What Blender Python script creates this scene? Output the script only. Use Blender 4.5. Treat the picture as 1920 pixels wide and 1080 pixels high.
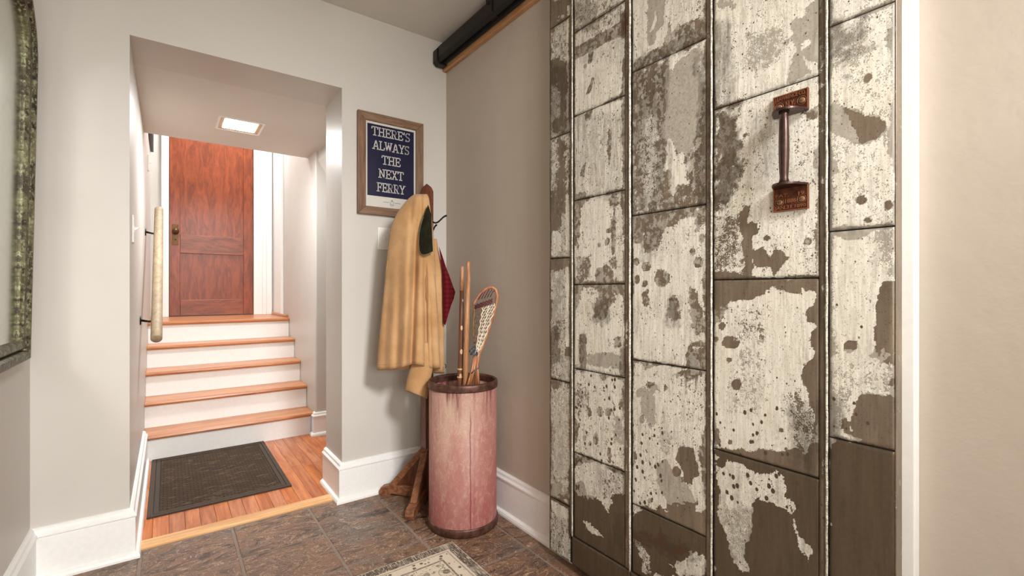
import bpy, bmesh, math, random
import numpy as np
from mathutils import Vector, Matrix

random.seed(7)
# ------------------------------------------------------------------ clear
for o in list(bpy.data.objects):
    bpy.data.objects.remove(o, do_unlink=True)
scene = bpy.context.scene
COL = scene.collection

# ------------------------------------------------------------------ camera
F_PX, CAM_H, HOR = 878.0, 1.06, 544.0
YAW = math.atan2(646, 878)                       # camera turned right of the stair axis (+Y)
S_, C_ = math.sin(YAW), math.cos(YAW)
cam_d = bpy.data.cameras.new('camera')
cam = bpy.data.objects.new('camera', cam_d)
COL.objects.link(cam)
cam.location = (0, 0, CAM_H)
cam.rotation_euler = (math.radians(90), 0, -YAW)
cam_d.sensor_fit = 'HORIZONTAL'
cam_d.sensor_width = 36.0
cam_d.lens = F_PX / 1920.0 * 36.0
cam_d.shift_y = (HOR - 540.0) / 1920.0
cam_d.clip_start = 0.02
scene.camera = cam

# ------------------------------------------------------------------ world, light, exposure
w = bpy.data.worlds.new('sky'); scene.world = w; w.use_nodes = True
w.node_tree.nodes['Background'].inputs[0].default_value = (0.75, 0.86, 1.0, 1)
w.node_tree.nodes['Background'].inputs[1].default_value = 0.6
scene.view_settings.view_transform = 'Standard'
scene.view_settings.look = 'None'
scene.view_settings.gamma = 1.0
scene.view_settings.use_curve_mapping = False
scene.view_settings.exposure = 0.27
scene.cycles.blur_glossy = 0.0            # keep the mirror's reflected light crisp
scene.cycles.sample_clamp_indirect = 80.0

def area(name, loc, target, sx, sy, power, color):
    l = bpy.data.lights.new(name, 'AREA'); l.shape = 'RECTANGLE'
    l.size, l.size_y, l.energy, l.color = sx, sy, power, color
    o = bpy.data.objects.new(name, l); COL.objects.link(o)
    o.location = loc
    o.rotation_euler = (Vector(target) - Vector(loc)).to_track_quat('-Z', 'Y').to_euler()
    return o
# spot of the foyer ceiling lamp behind the viewer (key light), unseen fill light added at the rear wall
area('foyer_lamp_light', (0.64, -1.00, 2.32), (0.42, 2.40, 0.35), 0.42, 0.42, 14.6, (1.0, 1.0, 0.99)).data.spread = math.radians(72)
area('rear_fill_light', (0.05, -1.40, 1.20), (0.15, 1.0, 2.45), 0.80, 1.00, 33.0, (1.0, 0.94, 0.86))
# light of the recessed hall lamp and an unseen fill added over the upstairs landing
area('hall_lamp_light', (0.36, 3.32, 2.062), (0.36, 3.32, 0.0), 0.17, 0.17, 15.0, (0.95, 0.98, 1.0))
area('landing_fill_light', (0.40, 4.75, 3.25), (0.40, 4.75, 0.0), 0.35, 0.35, 32.0, (0.95, 0.98, 1.0))

# ------------------------------------------------------------------ helpers: points
def at(x, y, d):
    """point at picture position x,y and distance d in front of the camera plane"""
    r = (x - 960.0) / F_PX * d
    return Vector((d * S_ + r * C_, d * C_ - r * S_, CAM_H - (y - HOR) * d / F_PX))
def on_x(x, y, X):
    q = (x - 960.0) / F_PX; d = X / (S_ + C_ * q)
    return d * (C_ - S_ * q), CAM_H - (y - HOR) * d / F_PX
def on_y(x, y, Y):
    q = (x - 960.0) / F_PX; d = Y / (C_ - S_ * q)
    return d * (S_ + C_ * q), CAM_H - (y - HOR) * d / F_PX

# ------------------------------------------------------------------ helpers: mesh
class MB:
    def __init__(s):
        s.v = []; s.f = []
    def add(s, vs, fs):
        n = len(s.v); s.v += [tuple(p) for p in vs]; s.f += [tuple(i + n for i in f) for f in fs]
        return s
    def box(s, x0, x1, y0, y1, z0, z1):
        v = [(x, y, z) for z in (z0, z1) for y in (y0, y1) for x in (x0, x1)]
        return s.add(v, [(0, 2, 3, 1), (4, 5, 7, 6), (0, 1, 5, 4), (2, 6, 7, 3), (0, 4, 6, 2), (1, 3, 7, 5)])
    def prism(s, pts, ext):
        """closed polygon pts (3D) swept along ext"""
        n = len(pts); e = Vector(ext)
        v = [Vector(p) for p in pts] + [Vector(p) + e for p in pts]
        fs = [tuple(range(n))[::-1], tuple(range(n, 2 * n))]
        fs += [(i, (i + 1) % n, n + (i + 1) % n, n + i) for i in range(n)]
        return s.add(v, fs)
    def loft(s, rings, cap=True, close=True):
        n = len(rings[0]); v = [p for r in rings for p in r]; fs = []
        for k in range(len(rings) - 1):
            for i in range(n if close else n - 1):
                j = (i + 1) % n
                fs.append((k * n + i, k * n + j, (k + 1) * n + j, (k + 1) * n + i))
        if cap:
            fs.append(tuple(range(n))[::-1]); fs.append(tuple(range((len(rings) - 1) * n, len(rings) * n)))
        return s.add(v, fs)
    def tube(s, pts, rad, n=10, cap=True):
        pts = [Vector(p) for p in pts]
        rad = [float(q) for q in rad] if isinstance(rad, (list, tuple)) else [float(rad)] * len(pts)
        rings = []; up = None
        for i, p in enumerate(pts):
            t = (pts[min(i + 1, len(pts) - 1)] - pts[max(i - 1, 0)]).normalized()
            if up is None:
                up = Vector((0, 0, 1)) if abs(t.z) < .9 else Vector((1, 0, 0))
            a = t.cross(up).normalized(); b = a.cross(t).normalized(); up = b
            rings.append([p + rad[i] * (math.cos(k * 2 * math.pi / n) * a + math.sin(k * 2 * math.pi / n) * b) for k in range(n)])
        return s.loft(rings, cap)
    def lathe(s, prof, c, n=48):
        rings = [[(c[0] + r * math.cos(k * 2 * math.pi / n), c[1] + r * math.sin(k * 2 * math.pi / n), c[2] + z) for k in range(n)] for r, z in prof]
        return s.loft(rings, cap=False)
    def build(s, name, mat=None, parent=None, smooth=False, bevel=0, seg=2, sub=0):
        me = bpy.data.meshes.new(name); me.from_pydata(s.v, [], s.f); me.update()
        bm = bmesh.new(); bm.from_mesh(me)
        bmesh.ops.recalc_face_normals(bm, faces=bm.faces)
        if bevel: bmesh.ops.bevel(bm, geom=list(bm.edges), offset=bevel, segments=seg, affect='EDGES', profile=.6, clamp_overlap=True)
        bm.to_mesh(me); bm.free()
        o = bpy.data.objects.new(name, me); COL.objects.link(o)
        if mat: me.materials.append(mat)
        if smooth:
            for p in me.polygons: p.use_smooth = True
        if sub:
            m = o.modifiers.new('sub', 'SUBSURF'); m.levels = sub; m.render_levels = sub
        if parent: o.parent = parent
        return o
def tag(o, label, cat=None, group=None, kind=None):
    o['label'] = label
    if cat: o['category'] = cat
    if group: o['group'] = group
    if kind: o['kind'] = kind
    return o
def thing(name, loc, label, cat, group=None):
    o = bpy.data.objects.new(name, None); COL.objects.link(o); o.location = loc
    o.empty_display_size = .05
    tag(o, label, cat, group)
    return o
def kid(o, parent):
    """parent o, built in world coordinates, to a thing standing at its own place"""
    o.parent = parent
    o.matrix_parent_inverse = Matrix.Translation(-Vector(parent.location))
    return o
def sub(o, part):
    """sub-part of a part that shares its coordinates"""
    o.parent = part; o.matrix_parent_inverse = Matrix.Identity(4); return o
def struct(o, label):
    o['label'] = label; o['kind'] = 'structure'; return o

# ------------------------------------------------------------------ helpers: materials
def srgb(r, g, b):
    f = lambda c: (c / 255 / 12.92) if c / 255 <= .04045 else ((c / 255 + .055) / 1.055) ** 2.4
    return (f(r), f(g), f(b), 1)
class NT:
    def __init__(s, name):
        s.m = bpy.data.materials.new(name); s.m.use_nodes = True
        s.t = s.m.node_tree; s.n = s.t.nodes
        s.b = s.n['Principled BSDF']
        s.tc = None
    def new(s, typ, **kw):
        nd = s.n.new(typ)
        for k, v in kw.items(): setattr(nd, k, v)
        return nd
    def link(s, a, b): s.t.links.new(a, b)
    def put(s, sock, v):
        if isinstance(v, bpy.types.NodeSocket): s.link(v, sock)
        else: sock.default_value = v
    def obj(s):
        if not s.tc: s.tc = s.new('ShaderNodeTexCoord')
        return s.tc.outputs['Object']
    def map(s, scale=(1, 1, 1), rot=(0, 0, 0), loc=(0, 0, 0), vec=None):
        m = s.new('ShaderNodeMapping'); s.link(vec if vec else s.obj(), m.inputs[0])
        m.inputs['Scale'].default_value = scale; m.inputs['Rotation'].default_value = rot; m.inputs['Location'].default_value = loc
        return m.outputs[0]
    def noise(s, scale, detail=4, rough=.55, vec=None, dist=0, out='Fac'):
        n = s.new('ShaderNodeTexNoise'); s.link(vec if vec else s.obj(), n.inputs['Vector'])
        n.inputs['Scale'].default_value = scale; n.inputs['Detail'].default_value = detail
        n.inputs['Roughness'].default_value = rough; n.inputs['Distortion'].default_value = dist
        return n.outputs[out]
    def voro(s, scale, vec=None, feat='F1', out='Distance'):
        n = s.new('ShaderNodeTexVoronoi', feature=feat); s.link(vec if vec else s.obj(), n.inputs['Vector'])
        n.inputs['Scale'].default_value = scale
        return n.outputs[out]
    def wave(s, scale, vec=None, dist=0, detail=2, direction='X', prof='SIN', dscale=1):
        n = s.new('ShaderNodeTexWave', bands_direction=direction, wave_profile=prof); s.link(vec if vec else s.obj(), n.inputs['Vector'])
        n.inputs['Scale'].default_value = scale; n.inputs['Distortion'].default_value = dist; n.inputs['Detail'].default_value = detail
        n.inputs['Detail Scale'].default_value = dscale
        return n.outputs['Fac']
    def math(s, op, a, b=0.0, c=None, clamp=False):
        n = s.new('ShaderNodeMath', operation=op, use_clamp=clamp); s.put(n.inputs[0], a); s.put(n.inputs[1], b)
        if c is not None: s.put(n.inputs[2], c)
        return n.outputs[0]
    def ramp(s, v, a, b, lo=0.0, hi=1.0):
        n = s.new('ShaderNodeMapRange', clamp=True); s.put(n.inputs[0], v)
        n.inputs[1].default_value = a; n.inputs[2].default_value = b; n.inputs[3].default_value = lo; n.inputs[4].default_value = hi
        return n.outputs[0]
    def mix(s, fac, a, b, mode='MIX'):
        n = s.new('ShaderNodeMix', data_type='RGBA', blend_type=mode); s.put(n.inputs[0], fac)
        s.put(n.inputs[6], a); s.put(n.inputs[7], b)
        return n.outputs[2]
    def xyz(s, vec=None):
        n = s.new('ShaderNodeSeparateXYZ'); s.link(vec if vec else s.obj(), n.inputs[0]); return n.outputs
    def rand(s):
        return s.new('ShaderNodeObjectInfo').outputs['Random']
    def bump(s, h, dist=.001, strength=1.0):
        n = s.new('ShaderNodeBump'); s.put(n.inputs['Height'], h)
        n.inputs['Distance'].default_value = dist; n.inputs['Strength'].default_value = strength
        s.link(n.outputs[0], s.b.inputs['Normal']); return n
    def fin(s, col=None, rough=None, metal=None, spec=None):
        if col is not None: s.put(s.b.inputs['Base Color'], col)
        if rough is not None: s.put(s.b.inputs['Roughness'], rough)
        if metal is not None: s.put(s.b.inputs['Metallic'], metal)
        if spec is not None: s.put(s.b.inputs['Specular IOR Level'], spec)
        return s.m

def m_plain(name, c, rough=.5, metal=0, var=.06, scale=20, spec=.5):
    n = NT(name); k = n.noise(scale, 4)
    dark = (c[0] * (1 - var * 2), c[1] * (1 - var * 2), c[2] * (1 - var * 2), 1)
    return n.fin(n.mix(n.ramp(k, .3, .7), dark, c), rough, metal, spec)

def m_paintwall(name, c, rough=.42, relief=.0012):
    n = NT(name)
    big = n.noise(1.7, 3); fine = n.noise(140, 3); mid = n.noise(9, 4)
    c2 = (c[0] * .93, c[1] * .925, c[2] * .915, 1)
    col = n.mix(n.ramp(big, .3, .7), c2, c)
    h = n.math('ADD', n.math('MULTIPLY', mid, 1.2), n.math('MULTIPLY', fine, .12))
    n.bump(h, relief, .5)
    return n.fin(col, rough, 0, .4)
M = {}
WALLC = srgb(204, 199, 192)
M['wall'] = m_paintwall('greige_wall_paint', WALLC)
M['ceiling'] = m_paintwall('ceiling_paint', srgb(214, 208, 200), .6)
M['plaster'] = m_paintwall('plaster_wall_paint', srgb(192, 180, 167), .6, .006)
def m_trim():
    n = NT('white_trim_paint')
    k = n.noise(60, 4); chips = n.noise(30, 6, .7)
    col = n.mix(n.ramp(k, .3, .7), srgb(236, 235, 232), srgb(241, 240, 238))
    col = n.mix(n.ramp(chips, .74, .76), col, srgb(190, 170, 150))
    n.bump(n.noise(12, 2), .0008, .25)
    return n.fin(col, .32, 0, .5)
M['trim'] = m_trim()
def m_wood(name, a, b, scale=14, rough=.35, axis='Z', streak=14, rnd=0.0, dark=None):
    """grain along one object axis"""
    n = NT(name)
    sc = {'X': (1 / streak, 1, 1), 'Y': (1, 1 / streak, 1), 'Z': (1, 1, 1 / streak)}[axis]
    r = n.rand(); off = n.new('ShaderNodeCombineXYZ')
    for i in range(3): n.link(n.math('MULTIPLY', r, 37.0 * (i + 1)), off.inputs[i])
    va = n.new('ShaderNodeVectorMath', operation='ADD'); n.link(n.obj(), va.inputs[0]); n.link(off.outputs[0], va.inputs[1])
    v = n.map(sc, vec=va.outputs[0])
    g1 = n.noise(scale * 5, 5, .6, v, 1.2); g2 = n.noise(scale * 26, 3, .6, v)
    col = n.mix(n.ramp(g1, .36, .64), a, b)
    col = n.mix(n.math('MULTIPLY', n.ramp(g2, .5, .75), .35), col, dark if dark else (a[0] * .45, a[1] * .42, a[2] * .4, 1))
    if rnd:
        hsv = n.new('ShaderNodeHueSaturation'); n.link(col, hsv.inputs['Color'])
        n.link(n.ramp(r, 0, 1, 1 - rnd, 1 + rnd), hsv.inputs['Value']); n.link(n.ramp(n.math('FRACT', n.math('MULTIPLY', r, 7.3)), 0, 1, .94, 1.06), hsv.inputs['Saturation'])
        col = hsv.outputs[0]
    n.bump(n.math('ADD', g1, g2), .0006, .35)
    return n.fin(col, rough, 0, .5)
M['oakfloor'] = m_wood('oak_floor_strip', srgb(166, 90, 50), srgb(204, 128, 80), 6, .3, 'Y', 12, .13)
M['oaktread'] = m_wood('oak_tread', srgb(164, 98, 56), srgb(198, 134, 86), 6, .3, 'X', 12)
M['palestrip'] = m_wood('pale_oak_strip', srgb(206, 152, 98), srgb(230, 184, 130), 6, .4, 'X', 14)
M['doorwood'] = m_wood('red_stained_fir', srgb(112, 48, 22), srgb(150, 70, 34), 5, .36, 'Z', 5)
M['doorwoodx'] = m_wood('red_stained_fir_rail', srgb(104, 46, 22), srgb(146, 72, 38), 5, .36, 'X', 5)
M['rackwood'] = m_wood('dark_rack_wood', srgb(82, 42, 24), srgb(122, 72, 44), 8, .38, 'Z', 8)
M['footwood'] = m_wood('worn_foot_wood', srgb(98, 58, 36), srgb(150, 98, 64), 8, .5, 'X', 5)
M['boardwood'] = m_wood('pine_board', srgb(168, 118, 76), srgb(196, 146, 100), 6, .55, 'Y', 14)
M['framewood'] = m_wood('walnut_frame', srgb(98, 70, 48), srgb(136, 102, 74), 12, .5, 'Z', 12)
M['framewoodx'] = m_wood('walnut_frame_cross', srgb(98, 70, 48), srgb(136, 102, 74), 12, .5, 'X', 12)
M['dowel'] = m_wood('pale_ash_dowel', srgb(142, 122, 94), srgb(166, 146, 118), 6, .6, 'Y', 10)
M['blackiron'] = m_plain('black_iron', srgb(30, 26, 24), .45, .6)
M['bronze'] = m_plain('dark_bronze_track', srgb(38, 31, 26), .4, .5, .1)
M['brass'] = m_plain('aged_brass', srgb(96, 66, 36), .4, .7, .15, 60)
M['plate'] = m_plain('white_plastic', srgb(240, 238, 232), .3, 0, .01)
M['grout'] = m_plain('grey_grout', srgb(138, 122, 108), .85, 0, .1, 80)
M['black'] = m_plain('black_gap', srgb(16, 13, 11), .8, 0, .05)

# ================================================================== STRUCTURE
WX, WY, LX, CZ = 1.295, 2.40, -0.401, 2.478      # right wall, back wall, left wall, ceiling
HLX, JX, SOF = -0.121, 0.7056, 2.075             # hall left wall, right jamb, hall soffit
RY = -1.45                                       # rear (entrance) wall
b = MB().box(LX - .12, HLX, WY, 2.69, -.03, CZ).box(JX, 1.75, WY, 2.69, -.03, CZ).box(HLX, JX, WY, 2.69, SOF, CZ)
struct(b.build('wall_back', M['wall']), 'greige back wall with the stair hall opening and the poster')
struct(MB().box(LX - .12, LX, RY - .22, WY, -.03, CZ).build('wall_left', M['wall']), 'greige wall at the left edge behind the arched mirror')
struct(MB().box(WX, WX + .12, RY - .22, WY, -.03, CZ).build('wall_right', M['plaster']), 'beige plaster wall behind the sliding metal door')
b = MB().box(LX, -.35, RY - .22, RY - .12, -.03, CZ).box(.45, WX, RY - .22, RY - .12, -.03, CZ).box(-.35, .45, RY - .22, RY - .12, -.03, .6).box(-.35, .45, RY - .22, RY - .12, 1.8, CZ)
struct(b.build('wall_rear', M['wall']), 'entrance wall behind the viewer with an added opening for the fill light')
struct(MB().box(LX - .12, WX + .12, RY - .22, WY, CZ, CZ + .1).build('ceiling', M['ceiling']), 'painted foyer ceiling above the door track')
struct(MB().box(HLX, .89, 2.69, 3.835, SOF, 3.4).build('ceiling_hall', M['ceiling']), 'low painted soffit over the stair hall with recessed light')
struct(MB().box(HLX - .13, HLX, 2.69, 5.42, -.03, 3.4).build('wall_hall_left', M['wall']), 'wall on the left of the stairs with the handrail')
struct(MB().box(.87, 1.75, 3.60, 4.55, -.03, 3.4).box(.895, 1.75, 4.55, 5.42, -.03, 3.4).build('wall_stair_right', M['wall'], None, False, .012, 3), 'wall on the right of the stairs ending at a corner')
struct(MB().box(1.62, 1.75, 2.69, 3.60, -.03, 3.4).build('wall_passage_right', M['wall']), 'far wall of the passage right of the stairs')
b = MB().prism([(.89, 2.69, 2.0), (.89, 2.69, 3.4), (1.62, 2.69, 3.4), (1.62, 2.69, .9)], (0, .91, 0))
struct(b.build('ceiling_passage', M['wall']), 'sloping ceiling of the passage right of the stairs')
struct(MB().box(HLX, .012 - .05, 5.30, 5.42, .5, 3.4).box(.741, .95, 5.30, 5.42, .5, 3.4).box(-.05, .80, 5.30, 5.42, 2.87, 3.4).box(-.05, .80, 5.37, 5.42, .5, 2.87).build('wall_landing', M['wall']), 'end wall of the landing around the wooden door')
struct(MB().box(HLX - .1, 1.2, 3.835, 5.42, 3.4, 3.5).build('ceiling_landing', M['ceiling']), 'ceiling above the upper landing')

# --- slate floor: grout bed and tiles
fl = struct(MB().box(LX - .1, WX + .1, RY - .22, 2.44, -.05, -.003).build('floor', M['grout']), 'slate tile floor of the foyer')
def m_slate():
    n = NT('brown_slate')
    r = n.rand(); off = n.new('ShaderNodeCombineXYZ')
    for i in range(3): n.link(n.math('MULTIPLY', r, 23.0 * (i + 1)), off.inputs[i])
    va = n.new('ShaderNodeVectorMath', operation='ADD'); n.link(n.obj(), va.inputs[0]); n.link(off.outputs[0], va.inputs[1])
    v = n.map((.8, 1.45, 1), (0, 0, .35), vec=va.outputs[0])
    a = n.noise(9, 8, .66, v, 1.8); f = n.noise(48, 7, .7, v, 1.0); g = n.noise(3.2, 4, .55, va.outputs[0])
    col = n.mix(n.ramp(a, .38, .62), srgb(58, 46, 40), srgb(140, 102, 76))
    col = n.mix(n.math('MULTIPLY', n.ramp(g, .5, .64), .8), col, srgb(90, 86, 80))
    rv = n.ramp(n.math('FRACT', n.math('MULTIPLY', r, 5.1)), 0, 1, 0, .5)
    col = n.mix(rv, col, srgb(118, 88, 68))
    # pale flake edges on the cleft surface
    ridge = n.math('ABSOLUTE', n.math('SUBTRACT', a, .52)); ridge2 = n.math('ABSOLUTE', n.math('SUBTRACT', a, .44))
    rim = n.math('MULTIPLY', n.math('MAXIMUM', n.ramp(ridge, 0, .022, 1, 0), n.ramp(ridge2, 0, .014, .9, 0)), n.ramp(f, .44, .52))
    col = n.mix(n.math('MULTIPLY', rim, .85), col, srgb(204, 174, 146))
    col = n.mix(n.math('MULTIPLY', n.ramp(f, .58, .70), .6), col, srgb(50, 40, 34)); col = n.mix(n.math('MULTIPLY', n.ramp(f, .44, .34), .4), col, srgb(150, 116, 92))
    st = n.new('ShaderNodeMath', operation='SNAP'); n.link(a, st.inputs[0]); st.inputs[1].default_value = .05
    n.bump(n.math('ADD', n.math('MULTIPLY', st.outputs[0], 2.0), n.math('MULTIPLY', f, .8)), .005, .7)
    return n.fin(col, n.ramp(f, .3, .7, .28, .5), 0, .5)
M['slate'] = m_slate()
tx = [-.728, -.408, -.088, .232, .552, .867, 1.193, 1.51]
ty = [2.742, 2.425, 2.125, 1.824, 1.515, 1.21, .905, .60, .295, -.01, -.315, -.62, -.925, -1.23, -1.535]
tile_cache = {}
def bevel_plate(wd, ln, th, bev, wob=0.0, rr=None):
    """worn tile: slab with an uneven eased rim"""
    rr = rr or random; n = 5; mb = MB(); ring = []
    def edge(z, inset, wv):
        pts = []
        for (ax, ay, bx, by) in ((-1, -1, 1, -1), (1, -1, 1, 1), (1, 1, -1, 1), (-1, 1, -1, -1)):
            for k in range(n):
                t = k / n; x = ax + (bx - ax) * t; y = ay + (by - ay) * t
                j = inset + wv * rr.random()
                pts.append((x * (wd / 2 - j), y * (ln / 2 - j), z))
        return pts
    return mb.loft([edge(-th, 0, 0), edge(-bev, 0, wob), edge(0, bev, wob)])
for i in range(len(tx) - 1):
    for j in range(len(ty) - 1):
        x0, x1 = max(tx[i], LX), min(tx[i + 1], WX); y1, y0 = min(ty[j], 2.437), max(ty[j + 1], RY)
        if x1 - x0 < .03 or y1 - y0 < .015: continue
        g = .0045
        key = (round(x1 - x0, 3), round(y1 - y0, 3))
        if key in tile_cache:
            o = bpy.data.objects.new('slate_tile', tile_cache[key]); COL.objects.link(o)
        else:
            o = bevel_plate(x1 - x0 - 2 * g, y1 - y0 - 2 * g, .012, .0025, .002).build('slate_tile', M['slate']); tile_cache[key] = o.data
        o.location = ((x0 + x1) / 2, (y0 + y1) / 2, random.uniform(-.0008, .0012)); o.parent = fl

# --- oak hall floor
fh = struct(MB().box(HLX, 1.62, 2.44, 3.72, -.05, -.004).build('floor_hall', M['black']), 'oak strip floor of the stair hall')
x = HLX + .008
pl = {}
while x < 1.6:
    ys = [2.512]
    while ys[-1] < 3.70: ys.append(min(3.70, ys[-1] + random.uniform(.45, 1.1)))
    if 3.70 - ys[-2] < .15: ys.pop(-2)
    for k in range(len(ys) - 1):
        o = MB().box(-.0292, .0292, 0, ys[k + 1] - ys[k] - .001, -.01, 0).build('plank', M['oakfloor'], fh, False, .0012, 1)
        o.location = (x + .03, ys[k], 0)
    x += .0592
struct(MB().prism([(HLX, 2.437, -.02), (HLX, 2.437, .004), (HLX, 2.445, .009), (HLX, 2.503, .009), (HLX, 2.512, .002), (HLX, 2.512, -.02)], (JX - HLX, 0, 0)).build('trim_1', M['palestrip']), 'pale oak threshold strip between slate and oak floors')

# --- baseboards: profile swept along a line; n = outward normal
def baseboard(name, label, runs, h=.195):
    prof = [(0, 0), (.034, 0), (.034, .010), (.030, .019), (.021, .024), (.019, .026), (.019, h - .034), (.023, h - .030), (.023, h - .024), (.015, h - .016), (.013, h - .006), (.006, h), (0, h)]
    mb = MB()
    for (ax, ay, bx, by, nx, ny, ma, mb_) in runs:
        dx, dy = bx - ax, by - ay; L = math.hypot(dx, dy); dx /= L; dy /= L
        ra = [(ax + nx * p + dx * ma * p, ay + ny * p + dy * ma * p, z) for p, z in prof]
        rb = [(bx + nx * p + dx * mb_ * p, by + ny * p + dy * mb_ * p, z) for p, z in prof]
        mb.loft([ra, rb])
    return struct(mb.build(name, M['trim']), label)
baseboard('baseboard_back', 'white baseboard on the back wall left of the stair hall, turning into the hall',
          [(LX, WY, HLX, WY, 0, -1, 1, 1), (HLX, WY, HLX, 3.66, 1, 0, -1, 0)])
baseboard('baseboard_corner', 'white baseboard wrapping the jamb right of the stair hall, below the poster',
          [(JX, 2.69, JX, WY, -1, 0, 0, 1), (JX, WY, WX, WY, 0, -1, -1, -1)])
baseboard('baseboard_left', 'white baseboard below the arched mirror', [(LX, RY, LX, WY, 1, 0, 0, -1)])
baseboard('baseboard_right', 'white baseboard on the right wall running behind the metal door', [(WX, WY, WX, 1.30, -1, 0, 1, 0)])
baseboard('baseboard_passage', 'short white baseboard at the corner right of the stairs', [(.87, 3.63, .87, 3.60, -1, 0, 0, 1), (.87, 3.60, 1.62, 3.60, 0, -1, -1, 0)], .17)

# --- casing right of the sliding door
struct(MB().box(1.262, WX, .290, .41, 0, 2.25).build('trim_2', M['trim'], None, False, .003, 2), 'white door casing at the right edge of the metal door')

# --- unseen frame added around the rear fill light
b = MB()
for a_ in ((-.39, -.35, .56, 1.84), (.45, .49, .56, 1.84), (-.35, .45, .56, .6), (-.35, .45, 1.8, 1.84)): b.box(a_[0], a_[1], RY - .12, RY - .10, a_[2], a_[3])
struct(b.build('fill_frame', M['trim']), 'unseen frame added around the fill light behind the viewer')

# --- staircase
st = thing('staircase', (.37, 3.69, 0), 'white stairs with orange oak treads leading up to the wooden door', 'stairs'); st['kind'] = 'structure'
del st['category']
noseY = [3.640, 3.848, 4.062, 4.280, 4.497]; topZ = [.160, .328, .493, .652, .816]
for i in range(5):
    yn = noseY[i]; zt = topZ[i]; zb = topZ[i - 1] if i else 0.0
    xr = .868
    kid(MB().box(HLX + .001, xr if i else .850, yn + .028, yn + .048, zb - .002, zt - .027).build('riser', M['trim']), st)
    back = (noseY[i + 1] + .030) if i < 4 else 4.62
    pr = [(yn + .013, zt - .028), (yn + .003, zt - .024), (yn, zt - .014), (yn + .003, zt - .004), (yn + .013, zt), (back, zt), (back, zt - .028)]
    nm = 'tread' if i < 4 else 'landing_nosing'
    kid(MB().prism([(HLX + .001, y, z) for y, z in pr], (xr - HLX - .002, 0, 0)).build(nm, M['oaktread']), st)
lf = struct(MB().box(HLX, .895, 4.56, 5.30, .7, .806).build('floor_landing', M['oaktread']), 'oak floor of the upper landing')
for k in range(11):
    y0 = 4.622 + k * .062
    o = MB().box(HLX + .001, .866, y0, min(y0 + .0612, 5.30), .80, .816).build('plank', M['oaktread'], lf, False, .001, 1)

# --- wooden door at the top of the stairs
D = thing('door_1', (.35, 5.30, .82), 'red-brown stained wooden panel door at the top of the stairs', None); D['kind'] = 'structure'
y0, y1 = 5.312, 5.35
kid(MB().box(.012, .095, y0, y1, .822, 2.86).build('stile', M['doorwood'], None, False, .002, 1), D)
kid(MB().box(.607, .691, y0, y1, .822, 2.86).build('stile', M['doorwood'], None, False, .002, 1), D)
for za, zb in ((.822, .970), (1.404, 1.577), (2.70, 2.86)):
    kid(MB().box(.0955, .6065, y0, y1, za, zb).build('rail', M['doorwoodx'], None, False, .002, 1), D)
for za, zb in ((.970, 1.404), (1.577, 2.70)):
    kid(MB().box(.0955, .6065, y0 + .014, y1 - .008, za, zb).build('panel', M['doorwood']), D)
kn = kid(MB().box(.034, .082, y0 - .003, y0, 1.475, 1.665).build('lock_plate', M['brass'], None, False, .001, 1), D)
k2 = MB(); k2.lathe([(.001, 0), (.011, 0), (.011, .02), (.024, .03), (.027, .042), (.02, .054), (.001, .058)], (0, 0, 0), 20)
o = sub(k2.build('knob', M['brass'], None, True), kn); o.rotation_euler = (math.radians(90), 0, 0); o.location = (.060, y0 - .003, 1.60)
o = sub(MB().lathe([(.001, 0), (.006, 0), (.006, .003), (.001, .003)], (0, 0, 0), 12).build('keyhole_cover', M['black'], None), kn); o.rotation_euler = (math.radians(90), 0, 0); o.location = (.060, y0 - .003, 1.525)

# casing of that door and boards beside it
b = MB().box(-.045, .010, 5.272, 5.302, .816, 2.9)
struct(b.build('trim_3', M['trim'], None, False, .004, 2), 'white casing left of the wooden door')
b = MB().box(.693, .770, 5.285, 5.302, .816, 2.9).box(.770, .805, 5.275, 5.302, .816, 2.9).box(.805, .852, 5.262, 5.302, .816, 2.9)
struct(b.build('trim_4', M['trim'], None, False, .004, 2), 'stepped white casing right of the wooden door')
struct(MB().box(.868, .894, 4.90, 5.30, .816, 2.95).build('trim_5', M['trim'], None, False, .004, 2), 'grey-white board on the landing side wall')
struct(MB().box(.846, .866, 4.54, 5.26, .816, .84).build('baseboard_landing', M['oaktread'], None, False, .004, 2), 'oak shoe moulding at the edge of the landing')

# ================================================================== SLIDING METAL DOOR
DX = 1.225                                        # front face of the door
DL, DR = on_x(1030.5, 540, DX)[0], on_x(1678, 540, DX)[0]
DB, DT = .029, 2.27
door = thing('sliding_door', (1.245, (DL + DR) / 2, DB), 'tin-clad sliding door with peeling cream paint over brown metal sheets', 'door')

def hash2(ix, iy, seed):
    n = (ix * 374761393 + iy * 668265263 + seed * 2147483 + 12345).astype(np.int64)
    n = (n ^ (n >> 13)) * 1274126177 & 0x7fffffff
    return ((n ^ (n >> 16)) & 0xffff) / 65535.0
def vnoise(u, v, sc, seed=0, oct=3):
    t = np.zeros_like(u); amp = 1.0; tot = 0
    for o in range(oct):
        a = u * sc; bb = v * sc; ix = np.floor(a).astype(np.int64); iy = np.floor(bb).astype(np.int64)
        fx = a - ix; fy = bb - iy; fx = fx * fx * (3 - 2 * fx); fy = fy * fy * (3 - 2 * fy)
        h = lambda p, q: hash2(ix + p, iy + q, seed + o * 17)
        t += amp * ((h(0, 0) * (1 - fx) + h(1, 0) * fx) * (1 - fy) + (h(0, 1) * (1 - fx) + h(1, 1) * fx) * fy)
        tot += amp; amp *= .5; sc *= 2.1
    return t / tot
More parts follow.
